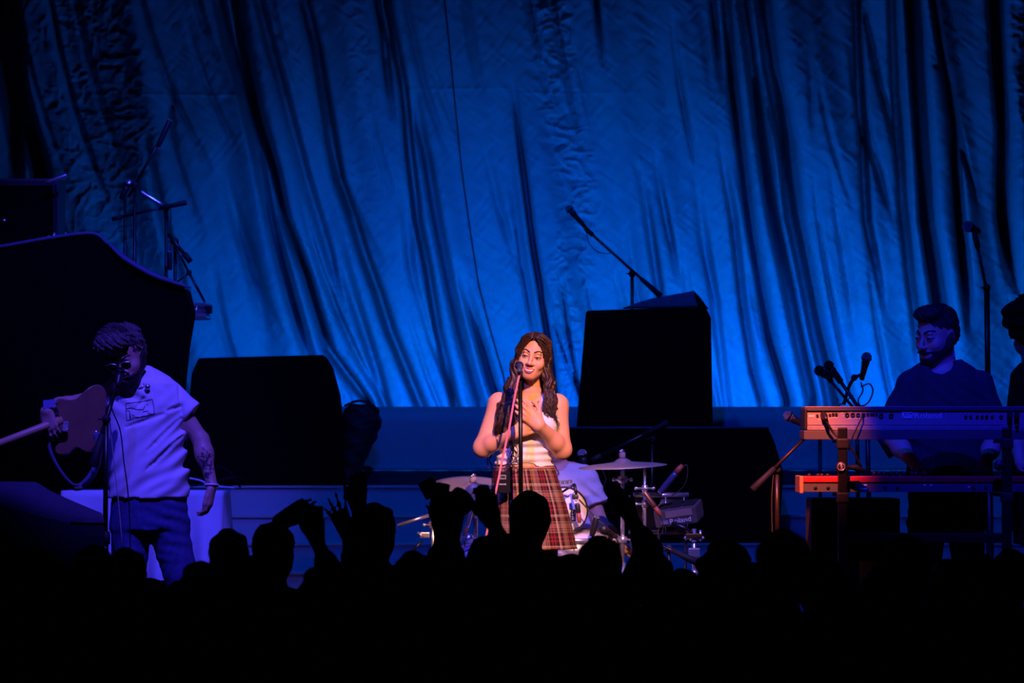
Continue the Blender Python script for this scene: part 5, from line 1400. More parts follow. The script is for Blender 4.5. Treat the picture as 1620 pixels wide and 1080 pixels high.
# ------------------------------------------------------------------ keyboards
KD = 20.62
def keyboards():
    d = KD; X = lambda px: W(px, 0, d).x; Z = lambda py: CZ - (py - HOR) * d / F
    x0, x1 = X(1273), X(1690); cxm = (x0 + x1) / 2; wd_ = x1 - x0
    r = thing('stage_piano', 'long silver keyboard on the upper tier, its socket panel facing us', 'keyboard', (cxm, d + .17, Z(695)))
    def slab(px0, py0, py1, name, m, dy0, dep, bev=.003, px1=1690):
        a, b_ = X(px0), X(px1)
        return MB().box(((a + b_) / 2, d + dy0 + dep / 2, (Z(py0) + Z(py1)) / 2), (b_ - a, dep, abs(Z(py0) - Z(py1))), bev=bev).build(name, m, r)
    slab(1273, 643, 649.5, 'top_case', M_panel2, -.004, .34, .004)
    slab(1274, 642.6, 644, 'edge_trim', M_panel, -.006, .30, .001)
    slab(1277, 650, 672, 'rear_panel', M_panel, .006, .30, .002)
    slab(1277, 673, 680, 'bottom_rail', mat('grey_rail', (.30, .28, .29), .4, .2), -.002, .30, .003)
    slab(1272, 680.5, 695, 'chassis', M_panel2, .0, .33, .004)
    slab(1273, 646, 679, 'end_cheek', M_bplas, -.005, .33, .003, 1277)
    # keys on the far side, pointing at the player
    for k in range(52):
        xk = x1 - .05 - k * .0236
        if xk < x0 + .03: break
        MB().box((xk, d + .405, Z(668)), (.0222, .15, .02), bev=.002).build('white_key', M_print, r)
    for k in range(52):
        xk = x1 - .05 - .0118 - k * .0236
        if xk < x0 + .05 or k % 7 in (2, 6): continue
        MB().box((xk, d + .385, Z(665)), (.012, .095, .022), bev=.002).build('black_key', M_bplas, r)
    y = d + .005
    for px, py, rr in ((1303, 656, .013), (1293, 657, .006), (1313, 656, .006), (1318, 655, .007), (1323, 655, .007), (1340, 656, .011), (1349, 656, .011), (1357.5, 656, .010), (1366, 656, .010), (1373, 655, .006), (1378, 655, .006), (1382, 655, .006), (1387, 655, .006), (1394, 657, .012), (1410, 657, .012), (1528, 659, .008), (1536, 659, .008), (1546, 659, .008), (1554, 659, .008), (1561, 659, .009), (1570, 659, .008), (1584, 659, .009)):
        MB().lathe((X(px), y, Z(py)), (0, -1, 0), [(rr, 0), (rr, .006), (rr * .6, .0065), (rr * .55, .001)], 12).build('socket', M_bplas, r)
    for px in range(1497, 1540, 6): MB().box((X(px), y, Z(653.5)), (.006, .003, .003)).build('marking', M_print, r)
    MB().box((X(1284), y, Z(658)), (.030, .002, .008)).build('label_plate', M_print, r)
    for a, b_, zz_ in ((1330, 1334, 653), (1333, 1336, 658), (1338, 1372, 662), (1310, 1325, 661), (1340, 1400, 651.5), (1294, 1312, 664)):
        MB().box(((X(a) + X(b_)) / 2, y, Z(zz_)), (X(b_) - X(a), .002, .0022)).build('marking', M_print, r)
    text('lettering', 'Roland', (X(1445.5), y, Z(661.2)), .030, M_print, r, sx=1.22)
    # the maker's emblem: a bracketed block
    eb = MB(); zc = Z(656.7); xe = X(1428)
    for pl in ([(0, .014), (.046, .014), (.052, .008), (.052, .002), (.046, -.003), (.016, -.003), (.016, .005), (.040, .005)], [(0, .014), (0, -.014), (.052, -.014)], [(.006, -.002), (.012, -.010), (.050, -.010)], [(.030, -.003), (.040, -.013)], [(.006, .009), (.006, -.002)]):
        eb.tube([(xe + a, y - .0005, zc + c2) for a, c2 in pl], .0028, 5)
    tag(eb.build('emblem', M_print, r), 'bracket-shaped maker emblem')
    for px in (1597, 1608):
        MB().lathe((X(px), y - .004, Z(654)), (0, -1, -.25), [(.012, 0), (.014, .01), (.012, .05), (.006, .07)], 12).build('socket', M_bplas, r)
    # plugged leads
    wire('black lead plugged into the silver keyboard near its end', [Vector((X(1303), y - .005, Z(656))), Vector((X(1304), y - .05, Z(659))), Vector((X(1307), y - .06, Z(668))), Vector((X(1316), y - .05, Z(682))), Vector((X(1328), y - .06, Z(694))), Vector((X(1346), y - .05, Z(710))), Vector((X(1362), y - .02, Z(738)))], .0065)
    pg = thing('jack_plug', 'stubby black plug in the silver keyboard near its end', 'plug', (X(1302), y - .03, Z(656)))
    MB().lathe((X(1302.5), y - .002, Z(655)), (.15, -1, -.35), [(.016, 0), (.017, .03), (.012, .05), (.008, .075)], 12).build('shell', M_bplas, pg)
    wire('second black lead hanging from the silver keyboard sockets', [Vector((X(1366), y - .005, Z(656))), Vector((X(1362), y - .04, Z(661))), Vector((X(1355), y - .05, Z(675))), Vector((X(1346), y - .05, Z(695))), Vector((X(1342), y - .03, Z(712)))], .0042)
    # lower red keyboard
    r2 = thing('red_keyboard', 'red keyboard with a wooden end on the lower tier', 'keyboard', (cxm, d + .17, Z(780)))
    def slab2(px0, py0, py1, name, m, dy0, dep, bev=.003, px1=1690):
        a, b_ = X(px0), X(px1)
        return MB().box(((a + b_) / 2, d + dy0 + dep / 2, (Z(py0) + Z(py1)) / 2), (b_ - a, dep, abs(Z(py0) - Z(py1))), bev=bev).build(name, m, r2)
    slab2(1271, 753, 762.5, 'top_panel', M_red, -.004, .22, .006)
    slab2(1271, 763, 778, 'rear_panel', M_panel2, .004, .30, .003)
    slab2(1265, 752.5, 780, 'end_block', M_wood, -.006, .33, .005, 1271)
    for k in range(50):
        xk = x1 - .05 - k * .0236
        if xk < x0 + .03: break
        MB().box((xk, d + .30, Z(765)), (.0222, .15, .02), bev=.002).build('white_key', M_print, r2)
    for k in range(50):
        xk = x1 - .05 - .0118 - k * .0236
        if xk < x0 + .05 or k % 7 in (2, 6): continue
        MB().box((xk, d + .29, Z(759)), (.012, .095, .030), bev=.002).build('black_key', M_bplas, r2)
    for i, px in enumerate((1283, 1297, 1303, 1312, 1386, 1394, 1402, 1412, 1422, 1434, 1446, 1452, 1466)):
        MB().lathe((X(px), d + .12, Z(753)), (0, 0, 1), [(.011, 0), (.010, .010 + .012 * (i > 3)), (.004, .012 + .012 * (i > 3))], 10).build('knob', M_bplas, r2)
    for px, py, ww in ((1362.5, 773, .012), (1369, 773, .022), (1369, 767, .016), (1463, 767, .010), (1473, 767, .010), (1533, 770, .012)):
        MB().box((X(px), d + .003, Z(py)), (ww, .003, .007), bev=.001).build('marking', M_print, r2)
    for px in (1290, 1310, 1400, 1420, 1540, 1560):
        MB().lathe((X(px), d + .005, Z(771)), (0, -1, 0), [(.009, 0), (.009, .006), (.005, .0065)], 10).build('socket', M_bplas, r2)
    # two-column stand holding both tiers
    s = thing('keyboard_stand', 'black two-column stand carrying both keyboards', 'stand', (X(1460), d - .06, 0))
    for px in (1331, 1590):
        x = X(px); y2 = d - .075
        MB().box((x, y2, Z(676) / 2), (.046, .05, Z(676)), bev=.008).build('column', M_bmetal, s)
        for zz_ in (Z(698), Z(783)):
            MB().box((x, y2 + .22, zz_ ), (.035, .44, .018), bev=.004).build('arm', M_bmetal, s)
            MB().box((x, y2 + .0, zz_ - .01), (.06, .065, .05), bev=.008).build('arm_clamp', M_bplas, s)
        for sg in (-1, 1):
            MB().tube([(x, y2, .06), (x + .05 * sg, y2 + .34 * sg, .014)], .016, 8).build('leg', M_bmetal, s)
    MB().box(((X(1331) + X(1590)) / 2, d - .07, Z(850)), (X(1590) - X(1331), .03, .05), bev=.006).build('crossbar', M_bmetal, s)
    for px, py in ((1328, 738), (1577, 736)):
        c2 = Vector((X(px), d - .105, Z(py)))
        MB().lathe(c2, (0, -1, 0), [(.026, -.02), (.027, 0), (.024, .006)], 20).build('knob', M_bplas, s)
        if px < 1400:
            e = MB(); e.tube([c2 + Vector((.018 * math.cos(a), -.0075, .018 * math.sin(a))) for a in [2 * PI * k / 24 for k in range(25)]], .0024, 6, cap=False)
            e.tube([c2 + Vector((0, -.0075, .017)), c2 + Vector((0, -.0075, -.017))], .0026, 6)
            for dz in (.009, 0, -.009): e.tube([c2 + Vector((0, -.0075, dz)), c2 + Vector((.010, -.0075, dz))], .002, 6)
            e.build('emblem', mat('emblem_silver', (.8, .7, .75), .3, .6), s)
    lever = thing('swivel_lever', 'black locking lever beside the round stand emblem', 'lever', (X(1352), d - .08, Z(742)))
    MB().tube([(X(1338), d - .085, Z(738)), (X(1352), d - .09, Z(739)), (X(1366), d - .085, Z(746))], [.010, .017, .010], 10).build('grip', M_rubber, lever)
keyboards()
def amp_case():
    d = 20.95; X = lambda px: W(px, 0, d).x; Z = lambda py: CZ - (py - HOR) * d / F
    r = thing('keyboard_amplifier', 'dark amplifier with brown edging under the keyboards', 'amplifier', (X(1350), d + .2, 0))
    zt_ = Z(788); x0, x1 = X(1284), X(1424)
    MB().box(((x0 + x1) / 2, d + .22, zt_ / 2 + .01), (x1 - x0, .40, zt_ - .02), bev=.012).build('cabinet', M_case, r)
    for a, b_ in ((x0, x0 + .022), (x1 - .022, x1)): MB().box(((a + b_) / 2, d + .012, zt_ / 2 + .01), (.022, .02, zt_ - .03), bev=.004).build('edging', M_case, r)
    MB().box(((x0 + x1) / 2, d + .012, zt_ - .015), (x1 - x0, .02, .022), bev=.004).build('edging', M_case, r)
    MB().box(((x0 + x1) / 2, d + .014, zt_ / 2), (x1 - x0 - .05, .012, zt_ - .08), bev=.003).build('grille', M_black, r)
    for a in (x0 + .04, x1 - .04): MB().lathe((a, d + .2, 0), (0, 0, 1), [(.02, 0), (.022, .02)], 12).build('foot', M_rubber, r)
amp_case()

# ------------------------------------------------------------------ drum kit
def cymbal(label, c, ax, r, bell=.045):
    root = thing('cymbal', label, 'cymbal', c)
    a = Vector(ax).normalized(); c = Vector(c)
    prof = [(.006, .030), (.018, .028), (bell * .8, .018), (bell, .010), (bell * 1.5, .006), (r * .5, .001), (r * .8, -.006), (r, -.014), (r, -.0155), (r * .8, -.0078), (r * .5, -.001), (bell * 1.5, .004), (bell, .008), (bell * .8, .016), (.006, .028)]
    MB().lathe(c, a, prof, 64).build('bow', M_cym, root)
    MB().lathe(c, a, [(.016, .030), (.017, .036), (.017, .055), (.014, .058)], 14).build('felt', mat('felt_pad', (.35, .28, .26), .9), root)
    w_ = MB().lathe(c, a, [(.006, .058), (.006, .075)], 10)
    u = a.orthogonal().normalized(); w_.tube([c + a * .066 - u * .018, c + a * .066 + u * .018], .004, 6); w_.build('wing_nut', M_chrome, root)
    return root
def hw_stand(label, foot, top, clamps=(), r=.012, boom=None, name='cymbal_stand', legs=True):
    foot = Vector(foot); top = Vector(top); root = thing(name, label, 'stand', foot)
    mid = foot.lerp(top, .5)
    MB().tube([foot + Vector((0, 0, .05)), mid], r * 1.25, 12).build('lower_tube', M_chrome, root); MB().tube([mid, top], r * .9, 12).build('upper_tube', M_chrome, root)
    d_ = (top - foot).normalized()
    for t in clamps:
        p = foot.lerp(top, t); MB().lathe(p, d_, [(r * 1.4, -.018), (r * 2.0, -.014), (r * 2.0, .014), (r * 1.4, .018)], 14).build('clamp', M_chrome, root)
        MB().tube([p + Vector((-.045, -.01, 0)), p + Vector((.045, -.01, 0))], .006, 8).ball(p + Vector((-.045, -.01, 0)), .010, 6).ball(p + Vector((.045, -.01, 0)), .010, 6).build('wing_bolt', M_chrome, root)
    if legs:
        for k in range(3):
            a = 2 * PI * k / 3 + .9; MB().tube([foot + Vector((0, 0, .28)), foot + Vector((.25 * math.cos(a), .25 * math.sin(a), .012))], .009, 8).build('leg', M_chrome, root)
    if boom: MB().tube(boom, .009, 10).build('boom', M_chrome, root)
    return root
d = 21.4
cymbal('big crash cymbal tipped up beside the singer\'s hip', W(748, 771, d), (.04, -.30, .95), .235)
hw_stand('stand under the tipped-up crash cymbal', FZ(W(754, 0, d).x, d), W(752, 777, d), (.45, .7, .86))
cymbal('flat ride cymbal above the floor tom', W(985, 733, d), (-.045, -.05, 1), .230)
hw_stand('chrome stand under the flat ride cymbal', FZ(W(985, 0, d).x, d), W(985, 737, d), (.35, .62, .80, .93))
# bass drum, toms
bd = drum('white-fronted bass drum low in front of the kit', W(772, 946, 21.2), (.04, -1, .0), .28, .38, M_drum, 10, hoop=mat('violet_hoop', (.30, .20, .42), .35))
for sx in (-1, 1): MB().tube([W(772, 1000, 21.2) + Vector((.2 * sx, 0, 0)), Vector((W(772, 0, 21.2).x + .34 * sx, 21.1, .01))], .009, 8).build('spur', M_chrome, bd)
tm = drum('white-headed rack tom showing past the plaid skirt', W(889, 811, 21.55), (.12, -1, .16), .118, .20, M_drum, 6, hoop=M_bplas)
sg = thing('tom_mount', 'pair of round chrome tom mounts over the bass drum', 'mount', W(732, 850, 21.2))
for px in (723, 741):
    MB().lathe(W(px, 851, 21.12), (0, -1, .2), [(.024, -.04), (.026, 0), (.020, .012), (.004, .016)], 18).build('mount_eye', M_chrome, sg)
MB().tube([W(715, 851, 21.16), W(754, 849, 21.16)], .009, 8).build('rail', M_chrome, sg)
# badge on the tom head
bdg = W(907, 815, 21.42)
MB().box(bdg, (.026, .003, .060), bev=.001).build('badge', M_ink, tm)
g = MB(); gx = bdg.x; gz = bdg.z
g.tube([(gx - .007, 21.416, gz + .022), (gx + .006, 21.416, gz + .024), (gx + .007, 21.416, gz + .014), (gx - .004, 21.416, gz + .013), (gx - .005, 21.416, gz + .003), (gx + .008, 21.416, gz + .004)], .002, 5)
for dz in (-.008, -.018): g.tube([(gx - .007, 21.416, gz + dz), (gx + .007, 21.416, gz + dz)], .0022, 5)
g.build('badge_lettering', M_print, tm)
fl = drum('dark floor tom beside the sampling pad', W(1042, 812, 21.7), (0, 0, 1), .15, .20, M_bplas, 8)
for k in range(3):
    a = 2 * PI * k / 3 + .5; p = W(1042, 812, 21.7) + Vector((.165 * math.cos(a), .165 * math.sin(a), 0))
    MB().tube([p + Vector((0, 0, .05)), Vector((p.x, p.y, .01))], .007, 8).build('leg', M_chrome, fl)
snr = drum('snare drum with bright lugs before the drummer', W(905, 866, 21.5), (.05, -.16, 1), .165, .14, M_chrome, 10)
hw_stand('low stand under the snare drum', FZ(W(905, 0, 21.5).x, 21.5), W(905, 889, 21.5), (.6,), name='snare_stand')
pad = thing('sampling_pad', 'grey sampling pad with a white maker name on its front', 'pad', W(1075, 832, 21.35))
Rp = Euler((math.radians(10), math.radians(-8), math.radians(-14))).to_matrix(); pc = W(1074, 812, 21.45)
MB().box(pc, (.225, .20, .090), Rp, bev=.012).build('case', mat('pad_case', (.10, .085, .08), .5), pad)
MB().box(pc + Rp @ Vector((.02, -.101, .018)), (.14, .006, .035), Rp, bev=.002).build('lit_front', mat('pad_lit_brown', (.30, .22, .17), .5), pad)  # brown light on the pad's upper front, put into this plate's colour
for i in range(3):
    for j in range(2): MB().box(pc + Rp @ Vector((-.07 + .07 * i, -.04 + .08 * j, .047)), (.06, .07, .012), Rp, bev=.004).build('pad_surface', M_rubber, pad)
tx = text('lettering', 'Roland', (0, 0, 0), .026, M_print, pad, sx=1.15)
tx.matrix_local = Matrix.Translation(pc + Rp @ Vector((-.035, -.105, -.030)) - wroot(pad)) @ Rp.to_4x4()
em = MB().box(pc + Rp @ Vector((-.060, -.104, -.020)), (.036, .003, .020), Rp).build('emblem', mat('emblem_grey', (.25, .22, .3), .5), pad)
hs = hw_stand('chrome clamp stand below the sampling pad', FZ(W(1098, 0, 21.3).x, 21.3), W(1098, 836, 21.3), (.50, .66, .93), r=.013, name='clamp_stand')
MB().box(W(1098, 847, 21.28), (.085, .035, .022), bev=.004).build('brass_clamp', M_gold, hs); MB().box(W(1098, 874, 21.28), (.06, .04, .05), bev=.008).build('joint', M_chrome, hs)
MB().tube([W(1063, 828, 21.3), W(1082, 835, 21.3), W(1096, 846, 21.3)], .015, 8).build('pad_arm', M_bmetal, hs)
MB().tube([W(1108, 838, 21.3), W(1108, 856, 21.3)], .007, 8).build('rod', M_chrome, hs)
bs = stand('black boom stand lying low by the clamp stand', FZ(W(1058, 0, 21.1).x, 21.1), W(1058, 868, 21.1), (W(1030, 855, 21.08), W(1106, 891, 21.08)), br=.009)
# hardware at the left edge of the kit
hh = hw_stand('chrome hardware stand left of the bass drum', FZ(W(690, 0, 21.3).x, 21.3), W(684, 806, 21.3), (.45, .62, .9), boom=[W(629, 831, 21.28), W(681, 814, 21.28)])
MB().box(W(672, 846, 21.28), (.05, .03, .03), bev=.006).build('joint', M_chrome, hh); MB().tube([W(660, 842, 21.27), W(672, 850, 21.27)], .007, 8).build('rod', M_chrome, hh)
MB().tube([W(668, 855, 21.27), W(650, 875, 21.27)], .006, 8).build('rod', M_bmetal, hh)
pencil_mic('silver stick microphone slanting over the bass drum', W(747, 800, 21.15), W(738, 836, 21.15), .013, M_chrome, M_orange)
wire('cable curling from the slanting silver microphone', [W(737, 848, 21.15), W(735, 860, 21.14), W(740, 872, 21.13), W(750, 880, 21.13), W(752, 930, 21.1)], .0035)
cymbal('small upper hi-hat cymbal behind the raised camera', W(728, 795, 21.9), (.1, -.12, 1), .11, .03)
hw_stand('hi-hat stand behind the raised camera', FZ(W(728, 0, 21.9).x, 21.9), W(728, 797, 21.9), (.7,), r=.009, name='hi_hat_stand')
# drum microphones on the right
ds = hw_stand('slim stand carrying the clipped drum microphone', FZ(W(1021, 0, 21.25).x, 21.25), W(1020, 735, 21.25), (.62, .80, .88), r=.008, name='clamp_stand')
pencil_mic('bronze stick microphone aimed at the floor tom', W(1019, 778, 21.2), W(1037, 803, 21.2), .014, mat('bronze_body', (.30, .17, .12), .35, .8), M_orange)
wire('cable looping under the bronze stick microphone', [W(1041, 812, 21.2), W(1048, 825, 21.2), W(1049, 838, 21.2), W(1044, 846, 21.2), W(1032, 850, 21.22)], .0032)
pencil_mic('blue-lit microphone angled over the floor tom', W(1044, 779, 21.35), W(1070, 747, 21.35), .017, mat('blue_body', (.06, .07, .20), .3, .3), M_orange)
wire('cable arching back from the blue-lit drum microphone', [W(1078, 740, 21.35), W(1086, 735, 21.35), W(1088, 745, 21.35), W(1085, 762, 21.35), W(1076, 775, 21.36), W(1063, 783, 21.38)], .003, mat('bronze_cable', (.05, .03, .02), .5))
d = 22.3
stand('boom stand slanting in the dark behind the ride cymbal', FZ(W(1032, 0, d).x, d + .3), W(1032, 694, d + .3), (W(938, 727, d + .27), W(1058, 668, d + .27)), br=.009, r=.010)
mic('grey-headed microphone beside the singer\'s elbow', W(921, 718, d + .1), W(925, 742, d + .1), .027)
wire('cable looping down behind the drummer\'s shoulder', [W(925, 745, d + .1), W(928, 765, d + .12), W(942, 775, d + .14), W(954, 770, d + .14), W(958, 755, d + .15), W(950, 740, d + .16)], .003)
cm_ = thing('microphone_clamp', 'black clamp and short arm gripping the rack tom', 'clamp', W(910, 800, 21.4))
MB().tube([W(888, 779, 21.36), W(910, 765, 21.36)], .006, 8).build('arm', M_bmetal, cm_); MB().tube([W(909, 766, 21.36), W(912, 788, 21.36)], .008, 8).build('grip', M_bmetal, cm_)
MB().box(W(910, 786, 21.36), (.034, .03, .026), bev=.008).build('jaw', M_bplas, cm_); MB().ball(W(908, 781, 21.345), .008, 6).build('bolt', M_chrome, cm_); MB().ball(W(911, 791, 21.345), .007, 6).build('bolt', M_chrome, cm_)
MB().box(W(893, 783, 21.36), (.05, .02, .016), Euler((0, math.radians(14), 0)).to_matrix(), bev=.006).build('bracket', mat('blue_body', (.06, .07, .20), .3, .3), cm_)
pencil_mic('small black microphone with an orange collar on the tom', W(913, 797, 21.35), W(915, 812, 21.35), .014, M_bplas, M_orange)
wire('cable running from the tom microphone across the drummer\'s arm', [W(916, 790, 21.34), W(930, 805, 21.32), W(947, 823, 21.30), W(962, 836, 21.30), W(975, 850, 21.32), W(980, 880, 21.33)], .004)
mic('round black microphone in front of the drummer\'s forearm', W(955, 837, 21.3), W(975, 850, 21.4), .026, gm=M_bplas)
pencil_mic('short black tube microphone before the drummer\'s forearm', W(944, 818, 21.28), W(936, 848, 21.30), .016)
# ------------------------------------------------------------------ the crowd: figures with their backs to us on the lower floor
GZ = -.88
def crowd_mesh_set():
    """generic standing figure at the origin, 1.72 m, facing +Y"""
    T = head_T((0, .02, 1.605), yaw=180, scale=1.0)
    z = 0
    rows = [(1.47, 0, 0, .06, .06), (1.455, 0, 0, .14, .075), (1.40, 0, 0, .165, .105), (1.25, 0, 0, .155, .11), (1.08, 0, 0, .14, .10), (.95, 0, 0, .165, .115), (.85, 0, 0, .17, .12)]
    J = dict(rows=rows, T=T, detail=False, neck=(Vector((0, 0, 1.44)), Vector((0, .01, 1.56))),
        shL=Vector((-.175, 0, 1.41)), elL=Vector((-.225, .0, 1.12)), wrL=Vector((-.20, .10, .90)), shR=Vector((.175, 0, 1.41)), elR=Vector((.225, 0, 1.12)), wrR=Vector((.20, .10, .90)),
        handL=dict(dn=((0, .2, -1), (-1, 0, 0)), kw=dict(curl=.5)), handR=dict(dn=((0, .2, -1), (1, 0, 0)), kw=dict(thumb=-1, curl=.5)),
        hipL=Vector((-.09, 0, .86)), knL=Vector((-.10, .01, .48)), anL=Vector((-.10, 0, .085)), hipR=Vector((.09, 0, .86)), knR=Vector((.10, .01, .48)), anR=Vector((.10, 0, .085)), toeL=(0, 1, 0), toeR=(0, 1, 0))
    return J
def clothes(J, grid, base):
    f = Field(*grid)
    f.rows([(z, x, y, a + .014, b + .014) for z, x, y, a, b in J['rows'] if z > J['rows'][-1][0] - .01], .02)
    for s in 'LR': f.cap(J['sh' + s], J['el' + s], .064, .056, .03); f.cap(J['el' + s], Vector(J['el' + s]).lerp(Vector(J['wr' + s]), .4), .055, .048, .02)
    f.cap(J['neck'][1] + Vector((0, 0, .0)), J['neck'][1] + Vector((0, 0, .2)), .07, .07, .01, 's')
    sh = f.mesh('shirt', base, 1)
    f = Field(*grid)
    f.rows([(z, x, y, a + .010, b + .010) for z, x, y, a, b in J['rows'] if z < J['rows'][-3][0]], .02)
    for s in 'LR': f.cap(J['hip' + s], J['kn' + s], .096, .074, .03); f.cap(J['kn' + s], J['an' + s], .074, .06, .03)
    return sh, f.mesh('trousers', base, 1)
def hair_mesh(kind, T, base, seed=0):
    h = T.translation; f = Field(axis((h.x - .2, h.x + .2, .010)), axis((h.y - .2, h.y + .2, .010)), axis((h.z - .40, h.z + .22, .010)))
    rg = np.random.default_rng(seed); p1, p2 = rg.uniform(0, 6, 2)
    nz = lambda X, Y, Z: .005 * np.sin(X * 70 + p1) * np.sin(Z * 60 + p2) + .003 * np.sin(Y * 90 + Z * 120)
    f.put(lambda X, Y, Z: (np.sqrt((X / .084) ** 2 + ((Y - .02) / .100) ** 2 + ((Z - .035) / .088) ** 2) - 1) * .084 + nz(X, Y, Z), (0, .02, .035), .105, .02, T=T)
    f.ell((0, .06, -.01), (.072, .055, .075), .02, T=T)
    if kind == 'long':
        f.cap((0, .05, 0), (0, .085, -.24), .085, .075, .03, T=T); f.cap((.06, .02, 0), (.085, .04, -.2), .035, .03, .03, T=T); f.cap((-.06, .02, 0), (-.085, .04, -.2), .035, .03, .03, T=T)
    if kind == 'bun':
        f.ell((0, .07, .125), (.05, .05, .045), .015, T=T)
    if kind == 'curly':
        for k in range(26):
            v = Vector((rg.normal(), rg.normal() + .4, rg.normal() + .5)).normalized(); f.ell(Vector((0, .02, .03)) + v * .098, .036, .015, T=T)
    if kind == 'cap':
        f.cap((0, .03, .055), (0, -.14, .05), .05, .045, .02, T=T)
    f.ell((0, -.10, -.03), (.064, .062, .09), .012, 's', T=T)
    return f.mesh('hair', base, 1)
CJ = crowd_mesh_set()
CG = (axis((-.34, .34, .014)), axis((-.2, .32, .014)), axis((-.01, 1.76, .014)))
CB = body_mesh('body', CJ, CG, Vector((0, 0, 0)), 1); CB.materials.append(M_dskin)
CS, CT = clothes(CJ, CG, Vector((0, 0, 0))); CS.materials.append(M_dark); CT.materials.append(M_dark)
CH = {k: hair_mesh(k, CJ['T'], Vector((0, 0, 0)), i) for i, k in enumerate(('short', 'long', 'bun', 'curly', 'cap'))}
for me in CH.values(): me.materials.append(M_darkh)
def head_at(px, top, d, hair, label, yaw=0.0, tall=1.725):
    """a listener whose hair tops out at row `top`"""
    p = W(px, top, d); s = (p.z - GZ) / (tall if hair != 'bun' else 1.78)
    r = thing('person', label, 'person', (p.x, d, GZ), 'listeners standing before the stage')
    for nm, me in (('body', CB), ('shirt', CS), ('trousers', CT), ('hair', CH[hair])): link(nm, me, None, r)
    r.scale = (min(max(s, .86), 1.06),) * 2 + (s,); r.rotation_euler = (0, 0, yaw)
    return r
LIST = [
 (58, 866, 14.2, 'short', 'listener below the dark blue covered unit, nearest the picture edge'), (150, 863, 15.2, 'long', 'listener with long hair below the guitarist\'s stand'),
 (200, 867, 16.0, 'short', 'short-haired listener under the guitarist\'s near leg'), (318, 903, 14.4, 'curly', 'low listener under the guitarist\'s far leg'),
 (362, 837, 16.4, 'short', 'dark head just below the white-clothed table'), (594, 796, 17.4, 'short', 'round dark head standing alone left of the drum kit'),
 (838, 777, 17.5, 'short', 'tall dark head in front of the plaid skirt'), (950, 848, 14.9, 'short', 'broad dark head below the drummer\'s arm'),
 (1145, 866, 17.2, 'curly', 'small head below the clamp stand'), (1240, 838, 12.6, 'short', 'large near head below the brass-collared stand'),
 (1432, 845, 15.4, 'short', 'dark head below the keyboard player\'s jeans'), (1545, 874, 15.0, 'long', 'listener under the second keyboard column'),
 (1600, 869, 15.8, 'short', 'listener at the far corner below the dark musician'), (1325, 905, 14.2, 'long', 'low listener below the keyboard amplifier'),
 (1080, 900, 15.0, 'long', 'low listener between the drums and the clamp stand'), (500, 893, 14.6, 'bun', 'low listener with a bun under the raised phone'),
 (655, 872, 17.3, 'short', 'low dark head under the tilted boom of the kit'), (20, 880, 16.3, 'long', 'listener half cut off by the picture edge, in the second row'),
 (100, 892, 16.8, 'short', 'listener between the first two heads, a row further in'), (1500, 885, 16.6, 'short', 'listener between the two keyboard columns, a row further in'),
 (1385, 892, 17.0, 'bun', 'listener with a bun below the amplifier, close to the stage'), (1190, 890, 16.2, 'short', 'listener between two heads below the long low cabinet'),
 (1290, 885, 16.9, 'curly', 'curly head beside the large near head, close to the stage'), (880, 880, 16.6, 'long', 'long-haired listener under the skirt hem'),
 (715, 905, 15.2, 'short', 'low head below the raised camera'), (560, 905, 16.4, 'short', 'low head below the spread raised hand'), (400, 880, 17.2, 'long', 'listener hidden low between the two heads by the table'),
 (240, 915, 16.9, 'long', 'low listener below the guitarist\'s knees'), (1040, 890, 16.9, 'short', 'low listener below the floor tom'), (800, 890, 15.4, 'long', 'long-haired listener below the tall dark head'),
]
TAKEN = [(W(432, 0, 16.0).x, 16.0), (W(590, 0, 16.7).x, 16.7), (W(672, 0, 16.2).x, 16.2), (W(775, 0, 15.2).x, 15.2), (W(1035, 0, 16.4).x, 16.4)]
def room(px, d):
    """the nearest free standing place to distance d on the sight line of column px"""
    for k in range(60):
        q = d + (.08 * ((k + 1) // 2)) * (1 if k % 2 else -1)
        x = (px - 810) * q / F
        if 10.5 < q < 17.75 and all(((x - a) / .50) ** 2 + ((q - b) / .40) ** 2 > 1 for a, b in TAKEN): break
    TAKEN.append((x, q)); return q
for i, (px, top, d, hr, lb) in enumerate(LIST):
    d = room(px, d)
    head_at(px, top, d, hr, lb, yaw=.25 * math.sin(i * 2.3))
near = [(30, 'short'), (215, 'long'), (395, 'short'), (575, 'bun'), (760, 'short'), (945, 'long'), (1130, 'curly'), (1315, 'short'), (1490, 'long'), (1640, 'short')]
side = ['at the left picture edge', 'second from the left edge', 'third from the left edge', 'with a bun, left of centre', 'just left of the centre', 'just right of the centre', 'with curly hair, right of centre', 'third from the right edge', 'second from the right edge', 'at the right picture edge']
for i, (px, hr) in enumerate(near): head_at(px, 955 + 14 * math.sin(i * 1.7), room(px, 11.6 + .3 * math.sin(i * 2.1)), hr, 'listener in the nearest dark row, ' + side[i], yaw=.2 * math.sin(i))

